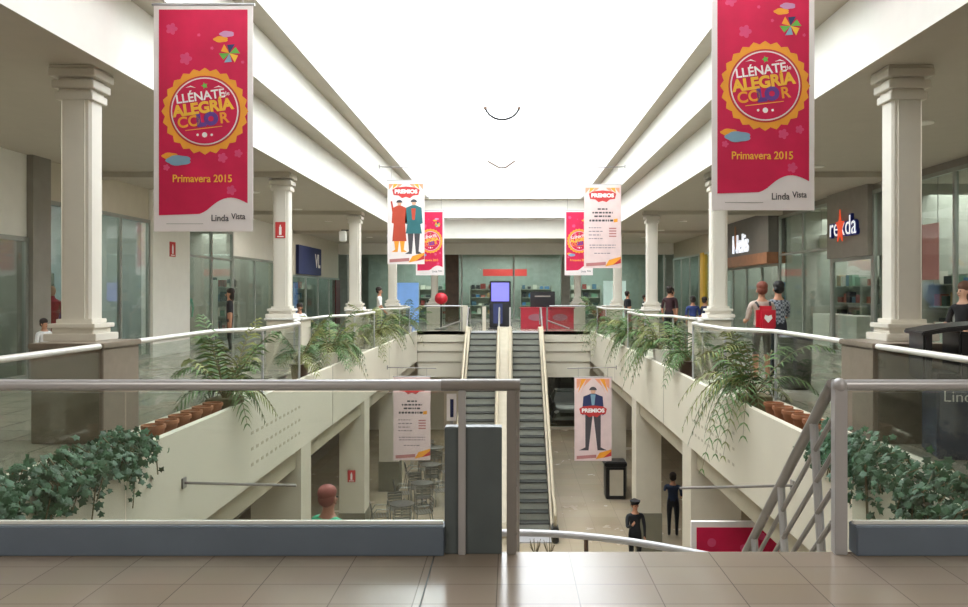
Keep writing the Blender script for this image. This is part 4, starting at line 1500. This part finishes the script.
def person(loc, rz, label, H=1.7, shirt='ffffff', pants='222222', skin='b98568', hair='2a1f1a', shorts=False, sleeves='short', longhair=False,
           arms=((0, 0), (0, 0)), stride=.0, cap=False, bend=0.0, name='person'):
    """faces -y in local space; arms: (forward swing, elbow bend) per side in radians"""
    s = H / 1.72
    t = thing(name, label, 'person', loc, rz)
    V, E, Rd, tg = [], [], [], []

    def add(p, r, par, tagname):
        V.append(Vector(p))
        Rd.append(tuple(q * s for q in r) if isinstance(r, tuple) else r * s)
        tg.append(tagname)
        if par is not None:
            E.append((par, len(V) - 1))
        return len(V) - 1
    fy = -math.sin(bend)
    pel = add((0, 0, .95), (.15, .105), None, 'pants')
    wa = add((0, fy * .1, 1.1), (.135, .095), pel, 'shirt')
    chs = add((0, fy * .25, 1.3), (.165, .11), wa, 'shirt')
    nk = add((0, fy * .36, 1.43), (.09, .07), chs, 'shirt')
    n2 = add((0, fy * .4, 1.5), .052, nk, 'skin')
    hd = add((0, fy * .45 - .01, 1.6), (.078, .095), n2, 'skin')
    ht = add((0, fy * .46, 1.68), (.06, .075), hd, 'skin')
    for k, sd in enumerate((-1, 1)):
        hp = add((sd * .095, 0, .9), .092, pel, 'pants')
        st_ = stride * sd
        kn = add((sd * .1, -.02 - st_ * .5, .5), .06, hp, 'skin' if shorts else 'pants')
        if shorts:
            tg[-1] = 'pants'
        an = add((sd * .1, .02 - st_, .1), .04, kn, 'skin' if shorts else 'pants')
        toe = add((sd * .115, -.13 - st_, .035), .036, an, 'shoe')
        sh = add((sd * .185, fy * .3, 1.385), .058, chs, 'shirt')
        sw, eb = arms[k]
        ux = .045
        el = V[sh] + Vector((sd * ux, -math.sin(sw) * .28, -math.cos(sw) * .28))
        e = add(el, .042, sh, 'shirt')
        a2 = sw + eb
        wr = el + Vector((-sd * .02 * (1 + eb), -math.sin(a2) * .25, -math.cos(a2) * .25))
        wi = add(wr, .03, e, 'skin' if sleeves == 'short' else 'shirt')
        dirv = Vector((0, -math.sin(a2 + .15), -math.cos(a2 + .15)))
        pm = wr + dirv * .075
        pi = add(pm, .026, wi, 'skin')
        lat = Vector((0, dirv.z, -dirv.y))
        for q, (off, ll) in enumerate(((-.027, .06), (-.009, .072), (.009, .068), (.027, .052))):
            f1 = add(pm + lat * off * 1.1 + dirv * ll * .55, .0085, pi, 'skin')
            add(pm + lat * off * 1.2 + dirv * ll + Vector((-sd * .015, 0, 0)), .0075, f1, 'skin')
        add(pm - dirv * .03 + lat * -.045, .009, wi, 'skin')
    V = [v * s for v in V]
    me = skin_mesh(V, E, Rd, name)
    mats = {'shirt': mat('cloth_' + shirt, shirt, .8, var=.1, scale=20), 'pants': mat('cloth_' + pants, pants, .8, var=.1, scale=20), 'skin': mat('skin_' + skin, skin, .55), 'shoe': M_BLACK}
    order = list(mats)
    me.materials.clear()
    for k in order:
        me.materials.append(mats[k])
    segs = [(V[a], V[b], tg[b]) for a, b in E]
    for p in me.polygons:
        c = p.center
        best, bt = 9e9, 'shirt'
        for a, b, k in segs:
            d = b - a
            u = max(0, min(1, (c - a).dot(d) / max(1e-9, d.length_squared)))
            dist = (c - (a + d * u)).length
            if dist < best:
                best = dist
                bt = k
                if k == 'skin' and sleeves == 'short' and u < .0:
                    bt = 'shirt'
        if bt == 'skin' and shorts and c.z > .48 * s and c.z < 1.0 * s and abs(c.x) < .18 * s:
            bt = 'pants'
        if bt == 'shirt' and c.z < 1.0 * s and abs(c.x) < .17 * s:
            bt = 'pants'
        p.material_index = order.index(bt)
        p.use_smooth = True
    b = bpy.data.objects.new('body', me)
    COL.objects.link(b)
    b.parent = t
    h = V[5]
    mb = MB()
    hm = mat('hair_' + hair, hair, .7)
    top = V[6]
    mb.ball((top.x, top.y + .025 * s, top.z + .005 * s), .097 * s, .112 * s, .088 * s, 12, 8)
    if longhair:
        mb.ball((h.x, h.y + .06 * s, h.z - .05 * s), .108 * s, .075 * s, .18 * s, 12, 8)
    else:
        mb.ball((h.x, h.y + .045 * s, h.z + .02 * s), .096 * s, .085 * s, .09 * s, 12, 8)
    mb.build('hair', hm, t, smooth=True)
    mb = MB()
    for sd in (-1, 1):
        mb.ball((h.x + sd * .03 * s, h.y - .088 * s, h.z + .015 * s), .012 * s, .008 * s, .008 * s, 8, 5)
    mb.build('eyes', M_BLACK, b)
    MB().ball((h.x, h.y - .1 * s, h.z - .02 * s), .013 * s, .018 * s, .022 * s, 8, 5).build('nose', mats['skin'], b, smooth=True)
    MB().ball((h.x, h.y - .085 * s, h.z - .055 * s), .025 * s, .01 * s, .007 * s, 8, 5).build('mouth', mat('lips', '9a4f48', .6), b)
    mb = MB()
    for sd in (-1, 1):
        mb.ball((h.x + sd * .082 * s, h.y + .005 * s, h.z), .012 * s, .02 * s, .03 * s, 8, 5)
    mb.build('ears', mats['skin'], b, smooth=True)
    if cap:
        MB().lathe([(.1 * s, 0), (.115 * s, .04 * s), (.13 * s, .07 * s), (.05 * s, .085 * s)], h.x, h.y, 16).build('cap', mats['pants'], t, smooth=True).location = (0, 0, h.z + .06 * s)
    return t


# left gallery
t = person((-4.62, 27.6, 0), PI * .5, 'person in white shirt and dark trousers walking past the far left columns', 1.74, 'e8e6e2', '1f2126', stride=.22, arms=((.3, .3), (-.3, .2)))
person((-5.2, 19.2, 0), .4, 'person in white top leaning just past the second left column', 1.3, 'e4e6ea', '4a4a52', bend=.5, arms=((.6, .5), (.5, .5)))
person((-8.0, 13.4, 0), 1.2, 'child in white shirt by the grey pilaster left of the first left column', 1.12, 'dcdcdc', '3a3d45')
person((-7.4, 20.6, 0), -1.2, 'person in black looking into the green tinted shop', 1.66, '1e1c20', '2b2626', longhair=True)
# right gallery
p1 = person((4.42, 13.7, 0), PI, 'person with a red backpack standing at the right balustrade', 1.74, 'b9a79b', '6c665f', shorts=True, hair='7a4030', arms=((.2, 1.2), (.2, 1.2)))
bp = thing('backpack', 'bright red backpack with a white badge on the standing person', 'backpack', (4.42, 13.56, 1.12))
mb = MB()
mb.box(-.17, .17, -.16, -.0, -.2, .24)
mb.build('bag_body', mat('red_bag', 'c2182f', .5), bp, bevel=.07)
B(-.12, .12, -.2, -.14, -.18, .04).build('front_pocket', mat('red_bag', 'c2182f', .5), bp, bevel=.025)
flat(bp, 'badge', [(0, -.05), (.07, .03), (.055, .09), (.0, .07), (-.055, .09), (-.07, .03)], M_WPRINT, -.212, .003)
for s in (-1, 1):
    MB().tube([(s * .1, -.02, .22), (s * .12, .06, .3), (s * .13, .14, .27)], .02, 6).build('strap', M_BLACK, bp)
m_pl = mat('plaid_shirt', '7f8792', .8, var=.1)
MC['cloth_7f8792'] = m_pl
nt = m_pl.node_tree
ck = nt.nodes.new('ShaderNodeTexChecker')
ck.inputs['Scale'].default_value = 24
ck.inputs['Color1'].default_value = srgb('9aa1aa')
ck.inputs['Color2'].default_value = srgb('4b525e')
tcn = nt.nodes.new('ShaderNodeTexCoord')
nt.links.new(tcn.outputs['Object'], ck.inputs['Vector'])
nt.links.new(ck.outputs['Color'], nt.nodes['Principled BSDF'].inputs['Base Color'])
person((4.95, 14.4, 0), PI * 1.05, 'person in grey checked shirt standing right of the red backpack', 1.76, '7f8792', '2c2f38', hair='1b1716', arms=((.3, 1.3), (.3, 1.3)))
t = thing('litter_bin', 'dark round litter bin at the right balustrade beside two people', 'bin', (4.72, 12.9, 0))
MB().lathe([(.2, 0), (.24, .05), (.26, .75), (.2, .76)], n=20).build('drum', M_BLACK, t, smooth=True)
MB().lathe([(.27, .76), (.28, .86), (.24, .9), (.1, .86)], n=20).build('rim', M_BLACK, t, smooth=True)
person((6.75, 11.6, 0), -PI / 2 + .3, 'person with wavy brown hair and black top at the right edge', 1.72, '1b191c', '23242b', skin='d2a58c', hair='6a4a3a', longhair=True, arms=((.3, .9), (.2, .8)))
person((4.75, 23.2, 0), 2.6, 'person in maroon behind the third right column', 1.74, '3d2226', '2a2428')
person((5.1, 24.6, 0), 2.2, 'person in dark jacket just right of the third right column', 1.7, '332c2e', '26262b')
person((5.3, 22.6, 0), 3.0, 'short person in blue between third and second right columns', 1.45, '2b3c72', '23263a')
person((5.9, 23.6, 0), 2.0, 'short person in navy beside the one in blue', 1.42, '272d48', '23263a')
person((6.3, 24.4, 0), 1.6, 'person in black sitting height near the right shops', 1.4, '1d1d22', '23263a')
person((4.7, 31.2, 0), 2.0, 'person in black seen behind the fourth right column', 1.6, '1b1b20', '222222')
person((5.7, 33.0, 0), 1.0, 'person in dark clothes by the pale lit doorway', 1.45, '22262b', '222222')
# lower level and landing
person((2.98, 18.6, LZ), .2, 'uniformed person with cap standing beside the lower right pier', 1.72, '1c1d22', '15161a', cap=True, sleeves='long', arms=((.4, 1.7), (.1, .2)))
person((4.45, 21.3, LZ), 2.9, 'person in dark blue shirt and navy trousers facing away in the lower level', 1.74, '27344f', '20242c', arms=((.3, .9), (.9, .5)))
person((-1.82, 7.7, LAND), 2.6, 'person in green shirt with reddish hair on the half landing behind the glass', 1.6, '3fae84', '3a3f48', skin='b07a66', hair='8a4a42', bend=.1)

# ------------------------------------------------------------------ lower level furniture
ch0 = None
CH = []


def make_chair():
    t = thing('cafe_chair', '', 'chair', group='aluminium cafe chairs')
    for s in (-1, 1):
        MB().tube([(s * .24, -.24, 0), (s * .24, -.22, .66), (s * .25, .1, .68), (s * .22, .24, .5)], .014, 6).build('arm_and_front_leg', M_ALU, t, smooth=True)
        MB().tube([(s * .22, .28, 0), (s * .2, .2, .45), (s * .2, .27, .85)], .014, 6).build('rear_leg', M_ALU, t, smooth=True)
    mb = MB()
    for k in range(6):
        mb.box(-.23, .23, -.22 + k * .075, -.17 + k * .075, .44, .455)
    mb.build('seat', M_ALU, t)
    mb = MB()
    for k in range(4):
        mb.box(-.2, .2, .22 + k * .014, .235 + k * .014, .56 + k * .08, .61 + k * .08)
    mb.build('backrest', M_ALU, t)
    return t


def make_table():
    t = thing('cafe_table', '', 'table', group='round aluminium cafe tables')
    MB().lathe([(.34, .71), (.35, .72), (.35, .74), (.33, .745)], n=24).build('tabletop', M_ALU, t, smooth=True)
    MB().tube([(0, 0, .03), (0, 0, .71)], .03, 8).build('pedestal', M_ALU, t, smooth=True)
    mb = MB()
    for k in range(4):
        a = k * PI / 2 + .4
        mb.tube([(0, 0, .06), (.3 * math.cos(a), .3 * math.sin(a), .015)], .018, 6)
    mb.build('foot', M_ALU, t)
    return t


tabs = [((-3.05, 22.0), 'nearest'), ((-2.75, 24.4), 'second nearest'), ((-2.75, 27.0), 'third nearest'), ((-2.9, 30.0), 'farthest')]
tb0 = make_table()
chr0 = make_chair()
fi = True
for (x, y), nm in tabs:
    tt = tb0 if fi else copy_tree(tb0)
    place(tt, (x, y, LZ), 0, nm + ' round aluminium table of the lower level cafe')
    for k, a in enumerate((PI * .1, PI * .62, PI * 1.08, PI * 1.55)):
        c = chr0 if (fi and k == 0) else copy_tree(chr0)
        place(c, (x + .62 * math.cos(a), y + .62 * math.sin(a), LZ), a - PI / 2, 'slatted aluminium chair on the ' + ['right', 'far', 'left', 'near'][k] + ' side of the ' + nm + ' cafe table')
    fi = False
t = thing('litter_bin', 'black box shaped litter bin with pale front in the lower level', 'bin', (3.42 + .0, 25.5, LZ))
B(-.32, .32, -.3, .3, 0, 1.05).build('cabinet', M_BLACK, t, bevel=.02)
B(-.36, .36, -.34, .34, 1.05, 1.2).build('lid', M_BLACK, t, bevel=.03)
B(-.2, .24, -.31, -.298, .12, .95).build('front_panel', M_CREAM, t)
for k, (x, lab) in enumerate(((.62, 'left one of two'), (.95, 'right one of two'))):
    t = thing('bare_plant', 'small brown plant at the foot of the right escalator, ' + lab, 'plant', (x, 18.9, LZ), 0, 'plants at the escalator foot')
    MB().lathe([(.1, 0), (.13, .2), (.11, .2)], n=12).build('pot', M_BROWN, t)
    mb = MB()
    rr = random.Random(k)
    for j in range(16):
        a = rr.uniform(0, 2 * PI)
        mb.tube([(0, 0, .18), (.05 * math.cos(a), .05 * math.sin(a), .4), (.14 * math.cos(a), .14 * math.sin(a), rr.uniform(.5, .75))], .014, 4, r2=.004)
    mb.build('twigs', M_STEM, t)

# car in the showroom
t = thing('car', 'silver grey car seen head on through the dark showroom window', 'car', (3.0, 40.9, LZ))
M_CAR = mat('car_paint', '9a9c9c', .25, .6)
secs = [(-2.0, .72, .35, .72), (-1.85, .82, .3, .85), (-1.2, .86, .28, .98), (-.75, .87, .28, 1.04), (.1, .87, .28, 1.05), (1.6, .87, .28, 1.05), (2.1, .84, .3, 1.0), (2.2, .76, .4, .9)]
mb = MB()
for (y, w_, z0, z1) in secs:
    for (px_, pz_) in ((-w_, z0 + .12), (-w_ * .94, z1 - .12), (-w_ * .8, z1), (w_ * .8, z1), (w_ * .94, z1 - .12), (w_, z0 + .12), (w_ * .9, z0), (-w_ * .9, z0)):
        mb.v.append((px_, y, pz_))
for i in range(len(secs) - 1):
    for j in range(8):
        mb.face([i * 8 + j, i * 8 + (j + 1) % 8, (i + 1) * 8 + (j + 1) % 8, (i + 1) * 8 + j])
mb.face(range(8))
mb.face([(len(secs) - 1) * 8 + j for j in reversed(range(8))])
mb.build('body', M_CAR, t, smooth=True)
mb = MB()
cs = [(-.85, .78, 1.03), (-.15, .62, 1.48), (1.0, .62, 1.5), (1.9, .72, 1.03)]
for y, w_, z in cs:
    mb.v += [(-w_, y, z), (w_, y, z)]
lo_ = len(mb.v)
for y, w_, z in cs:
    mb.v += [(-.8, y, 1.0), (.8, y, 1.0)]
for i in range(3):
    mb.face([2 * i, 2 * i + 1, 2 * i + 3, 2 * i + 2])
    mb.face([2 * i, 2 * i + 2, lo_ + 2 * i + 2, lo_ + 2 * i])
    mb.face([2 * i + 1, lo_ + 2 * i + 1, lo_ + 2 * i + 3, 2 * i + 3])
mb.build('windows', M_BLACK, t)
B(-.6, .6, -.1, 1.0, 1.47, 1.53).build('roof', M_CAR, t, bevel=.02)
B(-.5, .5, -2.03, -1.95, .5, .68).build('grille', M_BLACK, t)
for s in (-1, 1):
    MB().ball((s * .64, -1.93, .7), .16, .08, .08).build('headlight', M_WPRINT, t, smooth=True)
    for y in (-1.25, 1.4):
        wm = MB()
        wm.tube([(s * .72, y, .32), (s * .9, y, .32)], .32, 20)
        wm.build('wheel', M_RUBBER, t, smooth=True)
B(-.8, .8, -2.08, -1.98, .3, .44).build('bumper', M_CAR, t, bevel=.03)
